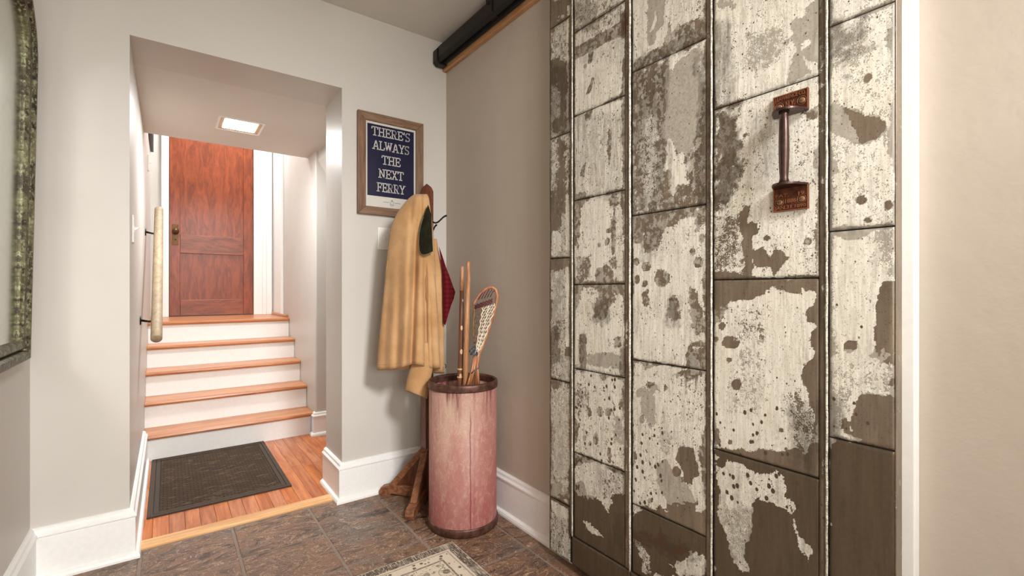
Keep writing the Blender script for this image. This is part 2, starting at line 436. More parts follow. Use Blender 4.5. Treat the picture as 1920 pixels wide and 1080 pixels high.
def sd_poly(u, v, pts):
    """signed distance, negative inside"""
    d = np.full(u.shape, 1e9); ins = np.zeros(u.shape, bool); n = len(pts)
    for i in range(n):
        ax, ay = pts[i]; bx, by = pts[(i + 1) % n]
        ex, ey = bx - ax, by - ay; L = ex * ex + ey * ey + 1e-12
        t = np.clip(((u - ax) * ex + (v - ay) * ey) / L, 0, 1)
        d = np.minimum(d, (u - ax - t * ex) ** 2 + (v - ay - t * ey) ** 2)
        c = ((ay > v) != (by > v)) & (u < ex * (v - ay) / (ey if abs(ey) > 1e-9 else 1e-9) + ax)
        ins ^= c
    d = np.sqrt(d); return np.where(ins, -d, d)

# wear map, written on the door itself: each mark is (channel, value, edge width, roughness of the edge, outline)
# outlines were measured on the photograph and are turned into positions on the door face here
MARKS = []
def dp(x, y): return on_x(x, y, DX)
def poly(ch, val, pts, sc=1.0, ox=0, oy=0, edge=.006, wob=.008):
    MARKS.append((ch, val, edge, wob, [dp(ox + x / sc, oy + y / sc) for x, y in pts]))
def ell(ch, val, x, y, rx, ry, edge=.005, wob=.004, n=14):
    poly(ch, val, [(x + rx * math.cos(k * 2 * math.pi / n), y + ry * math.sin(k * 2 * math.pi / n)) for k in range(n)], 1, 0, 0, edge, wob)
def rect(ch, val, x0, y0, x1, y1, edge=.012, wob=.014): poly(ch, val, [(x0, y0), (x1, y0), (x1, y1), (x0, y1)], 1, 0, 0, edge, wob)
P_, G_, B_, A_ = 0, 1, 2, 3      # paint, primer, dirt, spots
# --- column by the left edge
rect(P_, -.9, 1030, 0, 1072, 60); rect(P_, .1, 1040, 30, 1066, 112); rect(P_, -.9, 1030, 112, 1072, 160); rect(B_, .7, 1030, 120, 1070, 250)
rect(P_, .5, 1063, 10, 1070, 245, .004, .004); rect(P_, -.9, 1050, 140, 1061, 240)
ell(P_, -1.2, 1044, 235, 8, 14); rect(P_, .05, 1031, 265, 1046, 360); rect(P_, -1, 1046, 262, 1060, 400)
poly(P_, -1.4, [(1030, 360), (1040, 362), (1053, 395), (1052, 425), (1042, 434), (1031, 430)])
poly(P_, .6, [(1037, 432), (1042, 432), (1052, 440), (1050, 475), (1040, 482), (1034, 478)], wob=.006)
rect(P_, .7, 1061, 365, 1068, 470, .003, .003); poly(P_, -1.4, [(1030, 487), (1068, 484), (1062, 500), (1042, 508), (1034, 520), (1030, 540)])
rect(G_, .5, 1036, 510, 1056, 600); rect(P_, -.15, 1038, 520, 1052, 640); rect(P_, .7, 1061, 500, 1068, 650, .003, .003)
poly(P_, -1.3, [(1031, 560), (1044, 565), (1038, 590), (1032, 600)]); rect(B_, .8, 1031, 610, 1050, 680); ell(P_, -1.3, 1066, 662, 6, 11)
poly(G_, -1, [(1030, 682), (1046, 680), (1050, 700), (1048, 712), (1030, 708)]); rect(G_, .9, 1053, 672, 1068, 714)
poly(P_, -1.3, [(1031, 712), (1050, 718), (1046, 730), (1036, 732)])
rect(G_, 1.2, 1034, 736, 1066, 890, .006, .008); rect(P_, .1, 1062, 745, 1068, 880)
poly(G_, -1.4, [(1029, 790), (1037, 795), (1039, 840), (1033, 870), (1029, 872)], wob=.004); rect(B_, .6, 1029, 790, 1037, 880, .004)
poly(P_, -1.2, [(1040, 905), (1050, 900), (1056, 925), (1062, 905), (1066, 940), (1031, 925), (1031, 912)])
poly(P_, .5, [(1033, 940), (1050, 940), (1066, 962), (1064, 978), (1052, 968), (1036, 958)], wob=.01)
rect(G_, .6, 1036, 900, 1066, 930)
# --- second column
rect(P_, .15, 1076, 0, 1172, 60); rect(B_, .55, 1076, 0, 1120, 60)
poly(P_, -1.2, [(1075, 92), (1172, 38), (1172, 62), (1125, 86), (1078, 112)], edge=.004, wob=.003); rect(B_, .3, 1076, 60, 1172, 118)
rect(P_, .55, 1078, 112, 1166, 205); poly(P_, -1.2, [(1098, 178), (1112, 142), (1114, 150), (1106, 175)], edge=.003, wob=.002); poly(P_, -1, [(1170, 112), (1178, 112), (1176, 180), (1166, 180)])
ell(P_, -1.3, 1098, 124, 3, 4); poly(P_, -1, [(1104, 98), (1112, 96), (1110, 118), (1104, 118)], wob=.004)
poly(B_, .95, [(1163, 25), (1178, 22), (1177, 60), (1172, 74), (1164, 72)], edge=.004, wob=.004)
poly(P_, -1.1, [(1096, 214), (1110, 205), (1104, 238), (1100, 246)], wob=.004); rect(P_, .4, 1078, 225, 1166, 368); rect(B_, .35, 1078, 215, 1170, 375)
poly(P_, -1.1, [(1091, 312), (1098, 306), (1095, 330), (1088, 330)], edge=.003, wob=.003); poly(P_, -.5, [(1140, 240), (1146, 242), (1144, 310), (1141, 310)], edge=.004, wob=.003)
rect(P_, -1.2, 1167, 195, 1180, 350, .006, .004); poly(P_, -1.2, [(1076, 364), (1100, 362), (1094, 374), (1076, 378)])
poly(P_, -1.2, [(1076, 378), (1106, 372), (1092, 384), (1088, 410), (1085, 440), (1083, 462), (1076, 452)]); poly(P_, .5, [(1090, 392), (1120, 374), (1146, 380), (1145, 490), (1132, 500), (1118, 528), (1104, 530), (1092, 470)], wob=.01)
rect(P_, -.9, 1147, 372, 1156, 505); rect(P_, -1.1, 1166, 362, 1176, 440); rect(P_, .25, 1156, 390, 1168, 525); ell(P_, -1.4, 1133, 517, 17, 18); ell(P_, -1.4, 1085, 526, 9, 9)
poly(P_, -.25, [(1080, 480), (1108, 478), (1106, 520), (1082, 518)]); ell(P_, -1.4, 1139, 452, 3.5, 7); ell(P_, -1.4, 1141, 434, 2, 3); ell(P_, -1.3, 1124, 460, 2, 3)
poly(P_, -1.2, [(1076, 536), (1092, 537), (1090, 552), (1080, 580), (1076, 600)]); poly(P_, -1.1, [(1112, 536), (1172, 534), (1172, 548), (1152, 552), (1150, 566), (1138, 582), (1134, 598), (1118, 606), (1112, 590), (1120, 562), (1124, 550)])
rect(B_, .6, 1110, 560, 1142, 606); rect(P_, .55, 1080, 600, 1172, 660)
poly(P_, -1.1, [(1086, 628), (1098, 626), (1100, 668), (1098, 690), (1088, 688)], edge=.004, wob=.004); rect(B_, .5, 1084, 628, 1100, 695)
poly(P_, -.9, [(1100, 664), (1160, 664), (1164, 690), (1140, 690), (1104, 684)]); rect(G_, .4, 1098, 660, 1166, 690); rect(B_, .75, 1164, 655, 1176, 705, .005); rect(P_, -.8, 1152, 632, 1164, 650, .004, .004)
for x_, y_, a_, c_ in ((1125, 772, 5, 9), (1140, 773, 5, 7), (1117, 823, 5, 11), (1165, 755, 4, 8), (1105, 774, 3, 7), (1082, 732, 4, 8), (1096, 822, 3, 5), (1106, 832, 3, 5)): ell(P_, -1.4, x_, y_, a_, c_, .004, .002)
rect(A_, .8, 1078, 700, 1172, 870); rect(G_, .7, 1150, 770, 1172, 836); rect(P_, -.2, 1152, 778, 1170, 832); poly(P_, -1.3, [(1124, 702), (1144, 706), (1134, 712)])
poly(P_, -1.4, [(1076, 784), (1085, 795), (1083, 830), (1076, 830)]); rect(P_, 0, 1078, 720, 1102, 775)
poly(P_, -1.2, [(1138, 838), (1147, 838), (1147, 868), (1140, 872)])
# bottom of second column: bare with a torn paint edge above
poly(P_, -1.5, [(1076, 850), (1112, 862), (1098, 868), (1076, 872)]); poly(P_, -1.5, [(1074, 925), (1082, 905), (1092, 902), (1100, 930), (1118, 935), (1130, 945), (1142, 962), (1150, 930), (1160, 922), (1172, 925), (1175, 1062), (1074, 1004)])
rect(G_, -1.4, 1074, 930, 1176, 1062); poly(P_, .4, [(1093, 975), (1108, 980), (1122, 996), (1130, 1006), (1112, 1000), (1096, 992)], wob=.008); rect(G_, .5, 1085, 870, 1130, 930); rect(P_, .15, 1120, 878, 1172, 925)
poly(B_, .6, [(1150, 960), (1176, 965), (1176, 1040), (1150, 1020)])
# --- third column
rect(P_, .5, 1186, 0, 1212, 95); poly(P_, -1.2, [(1216, 0), (1248, 0), (1244, 45), (1232, 62), (1226, 84), (1216, 84), (1212, 50)], wob=.006); poly(G_, 1.3, [(1210, 0), (1252, 0), (1250, 70), (1214, 90)])
poly(P_, .8, [(1229, 15), (1233, 35), (1226, 55), (1217, 62), (1224, 42)], edge=.003, wob=.002); rect(P_, .3, 1270, 0, 1322, 40); poly(P_, -1.2, [(1254, 42), (1258, 55), (1257, 84), (1251, 84)], edge=.003, wob=.002)
poly(P_, -.35, [(1270, 45), (1325, 30), (1325, 70), (1186, 132), (1186, 118), (1240, 85)]); poly(B_, .55, [(1186, 132), (1186, 110), (1240, 88), (1325, 40), (1325, 70)])
rect(P_, -.3, 1186, 140, 1325, 400, .03, .02); rect(G_, .0, 1186, 140, 1325, 400, .03, .02); rect(B_, .4, 1186, 140, 1260, 400, .05, .03); poly(P_, -1.1, [(1186, 140), (1250, 112), (1248, 200), (1200, 220), (1186, 400)], edge=.03, wob=.02)
poly(G_, 1.6, [(1262, 118), (1310, 86), (1316, 100), (1313, 200), (1306, 240), (1298, 285), (1286, 290), (1262, 270), (1246, 250), (1248, 225), (1254, 190), (1250, 160), (1252, 140)], wob=.01)
poly(B_, 0, [(1262, 110), (1314, 86), (1312, 230), (1290, 290), (1250, 260)])
poly(P_, -1.3, [(1264, 120), (1310, 92), (1313, 200), (1304, 240), (1296, 282), (1286, 286), (1262, 264), (1250, 248), (1252, 225), (1258, 190), (1254, 160)], wob=.01, edge=.012); poly(P_, .1, [(1203, 225), (1230, 215), (1230, 330), (1216, 390), (1208, 395), (1204, 300)], wob=.012, edge=.02); poly(P_, .75, [(1252, 262), (1262, 260), (1268, 290), (1282, 285), (1286, 320), (1290, 345), (1270, 350), (1262, 370), (1257, 350), (1260, 318), (1244, 318), (1250, 295)], wob=.008)
rect(P_, -.45, 1300, 240, 1322, 370); rect(B_, .6, 1306, 100, 1325, 390)
poly(P_, -1.4, [(1186, 406), (1322, 386), (1322, 416), (1310, 430), (1300, 415), (1286, 405), (1270, 420), (1250, 424), (1238, 440), (1232, 470), (1212, 475), (1206, 440), (1200, 455), (1190, 455), (1186, 430)], wob=.012)
rect(P_, .6, 1188, 475, 1320, 560); rect(B_, .35, 1200, 400, 1240, 490)
for x_, y_, a_, c_ in ((1241, 522, 14, 17), (1212, 500, 8, 9), (1193.5, 491, 4.5, 7), (1195, 524, 4.5, 7), (1310, 491.5, 8.5, 10.5), (1299, 473, 5, 6.5), (1316, 446, 5, 8), (1209, 533, 4, 6), (1213, 546, 3, 4)): ell(P_, -1.5, x_, y_, a_, c_, .003, .002)
poly(P_, -1.1, [(1205, 548), (1212, 548), (1217, 572), (1208, 572)], wob=.004); poly(P_, -1.2, [(1256, 555), (1266, 556), (1276, 600), (1270, 618), (1248, 616), (1252, 590)]); poly(P_, -1.1, [(1292, 540), (1305, 550), (1318, 590), (1322, 620), (1305, 632), (1294, 600)], wob=.01); rect(B_, .5, 1250, 560, 1276, 618)
rect(P_, .6, 1188, 600, 1290, 672); poly(P_, -1.2, [(1290, 655), (1300, 645), (1322, 640), (1322, 694), (1290, 690), (1286, 672)]); ell(P_, .3, 1306, 652, 14, 2.5, .004, .002)
poly(P_, -1, [(1206, 680), (1230, 684), (1222, 694), (1210, 690)]); poly(P_, -1.3, [(1256, 700), (1290, 692), (1320, 700), (1300, 708), (1276, 706), (1262, 708)], wob=.006); poly(B_, .9, [(1284, 708), (1312, 700), (1308, 712), (1304, 735), (1302, 712), (1288, 716), (1286, 738), (1284, 716)], edge=.004, wob=.003)
poly(G_, 1.3, [(1200, 730), (1228, 728), (1232, 800), (1222, 798), (1210, 775), (1196, 770)]); poly(P_, -.5, [(1200, 728), (1228, 728), (1232, 798), (1220, 796), (1204, 770)], wob=.012)
poly(P_, .9, [(1229, 735), (1250, 760), (1240, 792), (1233, 795)], wob=.006); ell(P_, -1.4, 1218, 722, 8, 5); ell(P_, -1.4, 1249, 728, 4, 4); ell(P_, -1.4, 1199, 738, 5, 6); ell(P_, -1.4, 1204, 787, 5, 8)
rect(A_, .9, 1188, 800, 1246, 955); rect(A_, .35, 1246, 740, 1322, 960); poly(P_, -.1, [(1234, 800), (1260, 820), (1256, 850), (1238, 850)]); rect(G_, .9, 1230, 800, 1264, 860)
poly(G_, 1.6, [(1232, 868), (1248, 860), (1262, 885), (1280, 900), (1300, 925), (1304, 970), (1285, 985), (1262, 975), (1245, 930), (1230, 905)]); poly(P_, -1, [(1232, 868), (1248, 860), (1262, 885), (1280, 900), (1302, 930), (1304, 965), (1285, 980), (1262, 970), (1245, 930), (1232, 905)], wob=.006)
poly(P_, -1.5, [(1275, 842), (1284, 836), (1300, 840), (1302, 862), (1311, 875), (1310, 892), (1300, 895), (1296, 906), (1284, 902), (1282, 885), (1274, 870), (1268, 860)], wob=.004); poly(G_, -1.5, [(1272, 840), (1302, 836), (1312, 875), (1310, 895), (1296, 908), (1280, 902), (1268, 862)], wob=.004); ell(P_, -1.4, 1269, 885, 8, 9, .004, .002); ell(G_, -1.4, 1269, 885, 8, 9, .004, .002)
poly(P_, -1.4, [(1310, 840), (1322, 812), (1326, 800), (1326, 910), (1316, 900)], wob=.006); poly(P_, -1.4, [(1330, 960), (1318, 970), (1312, 1010), (1290, 985), (1275, 990), (1262, 968), (1280, 980), (1305, 975)], wob=.006); ell(P_, -1.4, 1292, 960, 5, 5, .003); ell(P_, -1.3, 1307, 942, 3, 6, .003); ell(P_, -1.3, 1219, 938, 4, 6, .003); ell(P_, -1.3, 1191, 856, 4, 6, .003)
# below the lowest seam of the third column: bare, rusty, scraps of paint
rect(P_, -1.5, 1184, 960, 1330, 1080); rect(G_, -1.5, 1184, 945, 1330, 1090); poly(B_, .9, [(1186, 990), (1230, 1000), (1290, 1020), (1310, 1050), (1260, 1048), (1220, 1030), (1186, 1018)], edge=.02, wob=.02)
poly(P_, .1, [(1188, 1010), (1205, 1022), (1225, 1040), (1218, 1078), (1205, 1070), (1196, 1040)], wob=.01); poly(P_, .35, [(1256, 1060), (1300, 1030), (1322, 1040), (1322, 1078), (1270, 1080)], wob=.012); poly(G_, .6, [(1256, 1060), (1300, 1030), (1322, 1040), (1322, 1078), (1270, 1080)], wob=.012)
# --- fourth column, top sheet
rect(P_, .5, 1340, 0, 1536, 195); rect(B_, .55, 1338, 40, 1376, 205, .03); poly(P_, -.1, [(1408, 62), (1470, 50), (1480, 90), (1440, 130), (1395, 128), (1400, 90)], edge=.03); poly(G_, 1.4, [(1395, 40), (1480, 40), (1480, 140), (1395, 140)])
poly(P_, -1.4, [(1521, 8), (1535, 8), (1535, 118), (1520, 110), (1510, 118), (1520, 135), (1478, 156), (1484, 130), (1486, 108), (1494, 92), (1487, 68), (1486, 40), (1504, 34), (1516, 18)], wob=.008); poly(G_, 1.6, [(1521, 5), (1535, 5), (1535, 140), (1478, 158), (1482, 100), (1484, 38)])
poly(P_, .5, [(1502, 108), (1500, 84), (1510, 76), (1524, 70), (1524, 78), (1504, 96), (1516, 112), (1506, 118)], edge=.004, wob=.004); poly(P_, .6, [(1510, 118), (1532, 118), (1530, 134), (1516, 130)], wob=.006)
rect(P_, -.7, 1340, 0, 1376, 14); rect(G_, 1, 1340, 0, 1380, 20)
# second sheet
rect(P_, .45, 1340, 205, 1534, 520); poly(P_, -.45, [(1340, 212), (1380, 196), (1384, 250), (1392, 300), (1384, 330), (1376, 370), (1368, 385), (1350, 390), (1340, 420)], wob=.02, edge=.03); poly(B_, .75, [(1340, 212), (1384, 200), (1392, 290), (1378, 345), (1374, 385), (1340, 395)], edge=.03, wob=.02); poly(B_, .3, [(1400, 210), (1470, 200), (1460, 330), (1400, 360)], edge=.03)
poly(P_, -1.3, [(1387, 396), (1404, 390), (1406, 404), (1400, 418), (1414, 420), (1418, 440), (1408, 446), (1404, 460), (1410, 480), (1416, 512), (1398, 516), (1393, 492), (1394, 460), (1388, 440), (1386, 415)], wob=.008)
ell(P_, -1.2, 1369, 416, 8, 9); ell(P_, -1.2, 1437, 446, 6, 7); poly(P_, -1.3, [(1412, 490), (1420, 468), (1432, 464), (1444, 480), (1450, 468), (1466, 466), (1477, 484), (1474, 492), (1458, 508), (1452, 514), (1446, 494), (1428, 500), (1420, 498)], wob=.006)
poly(P_, -1.3, [(1340, 515), (1350, 510), (1378, 512), (1390, 518), (1410, 514), (1418, 520), (1340, 524)], wob=.005); ell(P_, -.9, 1515, 452, 6, 7); poly(G_, -1, [(1340, 380), (1480, 380), (1480, 524), (1340, 524)]); poly(P_, -1.1, [(1508, 210), (1534, 198), (1534, 215), (1520, 222)], wob=.006); poly(P_, -1.2, [(1524, 282), (1534, 275), (1534, 320), (1524, 315)])
poly(P_, -.05, [(1340, 400), (1385, 400), (1388, 500), (1340, 505)], edge=.03)
# third sheet (scale of the crop it was measured on)
s3 = dict(sc=2.7, ox=1320, oy=500)
rect(P_, .6, 1341, 540, 1534, 840); rect(G_, .9, 1341, 640, 1450, 800); rect(A_, .75, 1341, 740, 1470, 850)
poly(P_, .18, [(160, 430), (300, 420), (310, 740), (110, 740), (100, 640)], edge=.03, **s3)
poly(P_, -1.5, [(45, 60), (585, 55), (580, 125), (540, 120), (490, 95), (480, 130), (440, 140), (390, 125), (345, 95), (310, 150), (270, 160), (240, 170), (190, 168), (130, 170), (110, 230), (75, 275), (45, 290)], wob=.006, **s3)
poly(P_, -1.5, [(590, 150), (530, 200), (515, 235), (530, 275), (575, 290), (575, 305), (555, 330), (540, 380), (555, 420), (550, 460), (520, 500), (500, 550), (510, 600), (525, 620), (540, 700), (570, 740), (590, 775)], wob=.006, **s3)
poly(G_, -1.5, [(590, 150), (500, 200), (490, 550), (520, 740), (590, 775)], **s3); rect(G_, -1.5, 1340, 522, 1536, 570)
for x_, y_, a_, c_ in ((138, 383, 46, 34), (163, 600, 25, 28), (90, 302, 14, 18), (128, 473, 15, 14), (60, 372, 12, 16), (250, 950, 12, 18), (132, 890, 9, 12), (392, 830, 10, 10), (345, 908, 7, 6), (215, 940, 7, 8)): ell(P_, -1.5, 1320 + x_ / 2.7, 500 + y_ / 2.7, a_ / 2.7, c_ / 2.7, .004, .003); ell(G_, -1.5, 1320 + x_ / 2.7, 500 + y_ / 2.7, a_ / 2.7, c_ / 2.7, .004, .003)
poly(P_, -1.4, [(300, 960), (330, 935), (360, 955), (410, 960), (405, 1010), (340, 1005), (300, 990)], wob=.004, **s3); poly(P_, .05, [(400, 640), (500, 620), (560, 760), (582, 780), (582, 1040), (470, 1010), (440, 900)], edge=.04, **s3); poly(B_, .7, [(430, 720), (582, 700), (582, 1050), (450, 1000)], edge=.05, **s3)
poly(P_, -.35, [(215, 250), (270, 230), (290, 280), (250, 310), (220, 300)], edge=.015, **s3); poly(P_, .2, [(140, 200), (320, 190), (320, 390), (150, 390)], edge=.03, **s3); poly(P_, -1.3, [(50, 800), (75, 830), (70, 930), (50, 920)], **s3)
# lowest sheet
s4 = dict(sc=4.155, ox=1320, oy=820)
rect(P_, -1.6, 1336, 846, 1540, 1100); rect(G_, -1.6, 1336, 846, 1540, 1100)
poly(P_, .45, [(90, 140), (170, 180), (320, 210), (400, 270), (520, 280), (570, 255), (640, 300), (640, 380), (670, 410), (650, 450), (710, 510), (700, 600), (720, 720), (760, 780), (850, 870), (820, 985), (790, 930), (730, 860), (710, 760), (690, 620), (640, 575), (560, 550), (500, 500), (430, 490), (385, 520), (370, 600), (375, 640), (340, 730), (330, 860), (330, 960), (355, 1030), (300, 1040), (225, 980), (230, 930), (190, 820), (150, 740), (100, 570), (120, 480), (90, 300)], wob=.006, edge=.004, **s4)
poly(G_, 1.6, [(110, 230), (400, 300), (440, 480), (385, 520), (375, 640), (330, 860), (340, 1030), (225, 980), (190, 820), (150, 740), (100, 570)], **s4); poly(P_, -.05, [(110, 540), (380, 540), (375, 640), (330, 860), (340, 1030), (225, 980), (190, 820), (150, 740)], edge=.02, **s4); ell(P_, -1.6, 1353, 868, 8, 10, .004, .003); ell(G_, -1.6, 1353, 868, 8, 10, .004, .003)
poly(P_, -1.6, [(190, 150), (320, 170), (520, 230), (520, 270), (430, 272), (350, 240), (310, 205), (200, 170)], wob=.004, edge=.004, **s4); rect(A_, .9, 1341, 850, 1500, 950)
# --- right column
rect(P_, .3, 1556, 0, 1676, 30); rect(P_, .32, 1556, 50, 1676, 430); rect(G_, .9, 1556, 40, 1676, 430); poly(B_, .7, [(1562, 56), (1625, 30), (1620, 75), (1590, 130), (1565, 110)], edge=.04, wob=.03); poly(P_, .1, [(1562, 56), (1640, 30), (1640, 90), (1600, 150), (1565, 120)], edge=.03)
s5 = dict(sc=2.453, ox=1530, oy=0)
poly(P_, -1.6, [(62, 490), (90, 484), (130, 498), (190, 510), (220, 530), (240, 540), (260, 530), (290, 545), (318, 580), (305, 610), (285, 630), (240, 655), (205, 662), (170, 655), (150, 645), (120, 628), (90, 610), (62, 590)], edge=.003, wob=.003, **s5); poly(G_, .9, [(80, 520), (140, 540), (180, 600), (170, 650), (120, 625), (75, 590)], edge=.004, **s5); poly(G_, -1.6, [(130, 498), (240, 540), (290, 545), (318, 580), (285, 630), (205, 662), (185, 605), (150, 545)], edge=.004, wob=.003, **s5)
for x_, y_, a_, c_ in ((207, 917, 24, 22), (332, 942, 18, 20), (235, 1012, 22, 12), (235, 360, 15, 13)): ell(P_, -1.5, 1530 + x_ / 2.453, y_ / 2.453, a_ / 2.453, c_ / 2.453, .004, .003); ell(G_, -1.5, 1530 + x_ / 2.453, y_ / 2.453, a_ / 2.453, c_ / 2.453, .004, .003)
poly(P_, -1, [(330, 150), (360, 130), (355, 230), (315, 180)], wob=.008, **s5); poly(P_, -1.2, [(62, 725), (90, 735), (80, 790), (62, 800)], **s5); poly(P_, -1.2, [(340, 600), (358, 560), (358, 700), (345, 690)], wob=.006, **s5); poly(P_, -.9, [(62, 1050), (120, 1030), (200, 1040), (358, 1020), (358, 1045), (62, 1065)], wob=.006, **s5)
s6 = dict(sc=2.348, ox=1530, oy=400)
rect(P_, .5, 1556, 445, 1676, 700); rect(G_, .9, 1556, 430, 1676, 600); poly(P_, -1.5, [(58, 85), (345, 60), (262, 70), (225, 95), (160, 112), (120, 105), (90, 100)], wob=.004, edge=.004, **s6); poly(P_, -.35, [(250, 85), (345, 66), (345, 280), (300, 270), (270, 180)], edge=.02, wob=.015, **s6)
poly(P_, -1.6, [(348, 300), (295, 305), (280, 340), (270, 395), (262, 440), (258, 520), (270, 600), (238, 630), (265, 642), (300, 672), (348, 692)], wob=.005, edge=.004, **s6); poly(G_, -1.6, [(348, 300), (285, 305), (258, 440), (258, 600), (238, 630), (300, 672), (348, 692)], wob=.005, edge=.004, **s6)
poly(P_, -1.6, [(348, 725), (300, 735), (275, 770), (270, 795), (225, 785), (195, 795), (180, 830), (165, 860), (160, 930), (180, 975), (150, 960), (130, 905), (120, 920), (125, 960), (150, 985), (200, 1010), (330, 1050), (348, 1045)], wob=.005, edge=.004, **s6); poly(G_, -1.6, [(348, 725), (300, 735), (270, 795), (195, 795), (160, 860), (120, 910), (125, 960), (330, 1050), (348, 1045)], wob=.004, **s6)
ell(P_, -1.5, 1530 + 152 / 2.348, 400 + 585 / 2.348, 11, 10.5, .004, .003); ell(G_, -1.5, 1530 + 152 / 2.348, 400 + 585 / 2.348, 11, 10.5, .004, .003); poly(P_, -1.5, [(60, 550), (85, 570), (92, 610), (80, 630), (60, 630)], **s6); rect(P_, .2, 1556, 672, 1676, 740); rect(G_, .4, 1556, 660, 1676, 740); poly(P_, .1, [(60, 780), (160, 780), (160, 860), (120, 910), (60, 950)], edge=.02, **s6); rect(A_, .6, 1556, 560, 1640, 800); poly(B_, .6, [(60, 800), (130, 800), (110, 980), (60, 980)], edge=.02, **s6)
rect(P_, -1.7, 1554, 825, 1690, 1100); rect(G_, -1.7, 1554, 825, 1690, 1100)

TINY = dict(base=(.35, 0.0, .15, .25))
def wear_at(Yv, Zv, base):
    ch = [np.full(Yv.shape, c, float) for c in base]
    n1 = vnoise(Yv + 5, Zv + 5, 45, 3, 4) - .5; n2 = vnoise(Yv + 9, Zv + 2, 130, 8, 3) - .5
    wobn = n1 * 1.6 + n2 * .7
    y0, y1, z0, z1 = Yv.min(), Yv.max(), Zv.min(), Zv.max()
    for (c, val, edge, wob, pts) in MARKS:
        py = [p[0] for p in pts]; pz = [p[1] for p in pts]
        if max(py) < y0 - .03 or min(py) > y1 + .03 or max(pz) < z0 - .03 or min(pz) > z1 + .03: continue
        sd = sd_poly(Yv, Zv, pts) + wobn * wob * 2
        wgt = np.clip(.5 - sd / edge, 0, 1); wgt = wgt * wgt * (3 - 2 * wgt)
        ch[c] = ch[c] * (1 - wgt) + val * wgt
    return ch

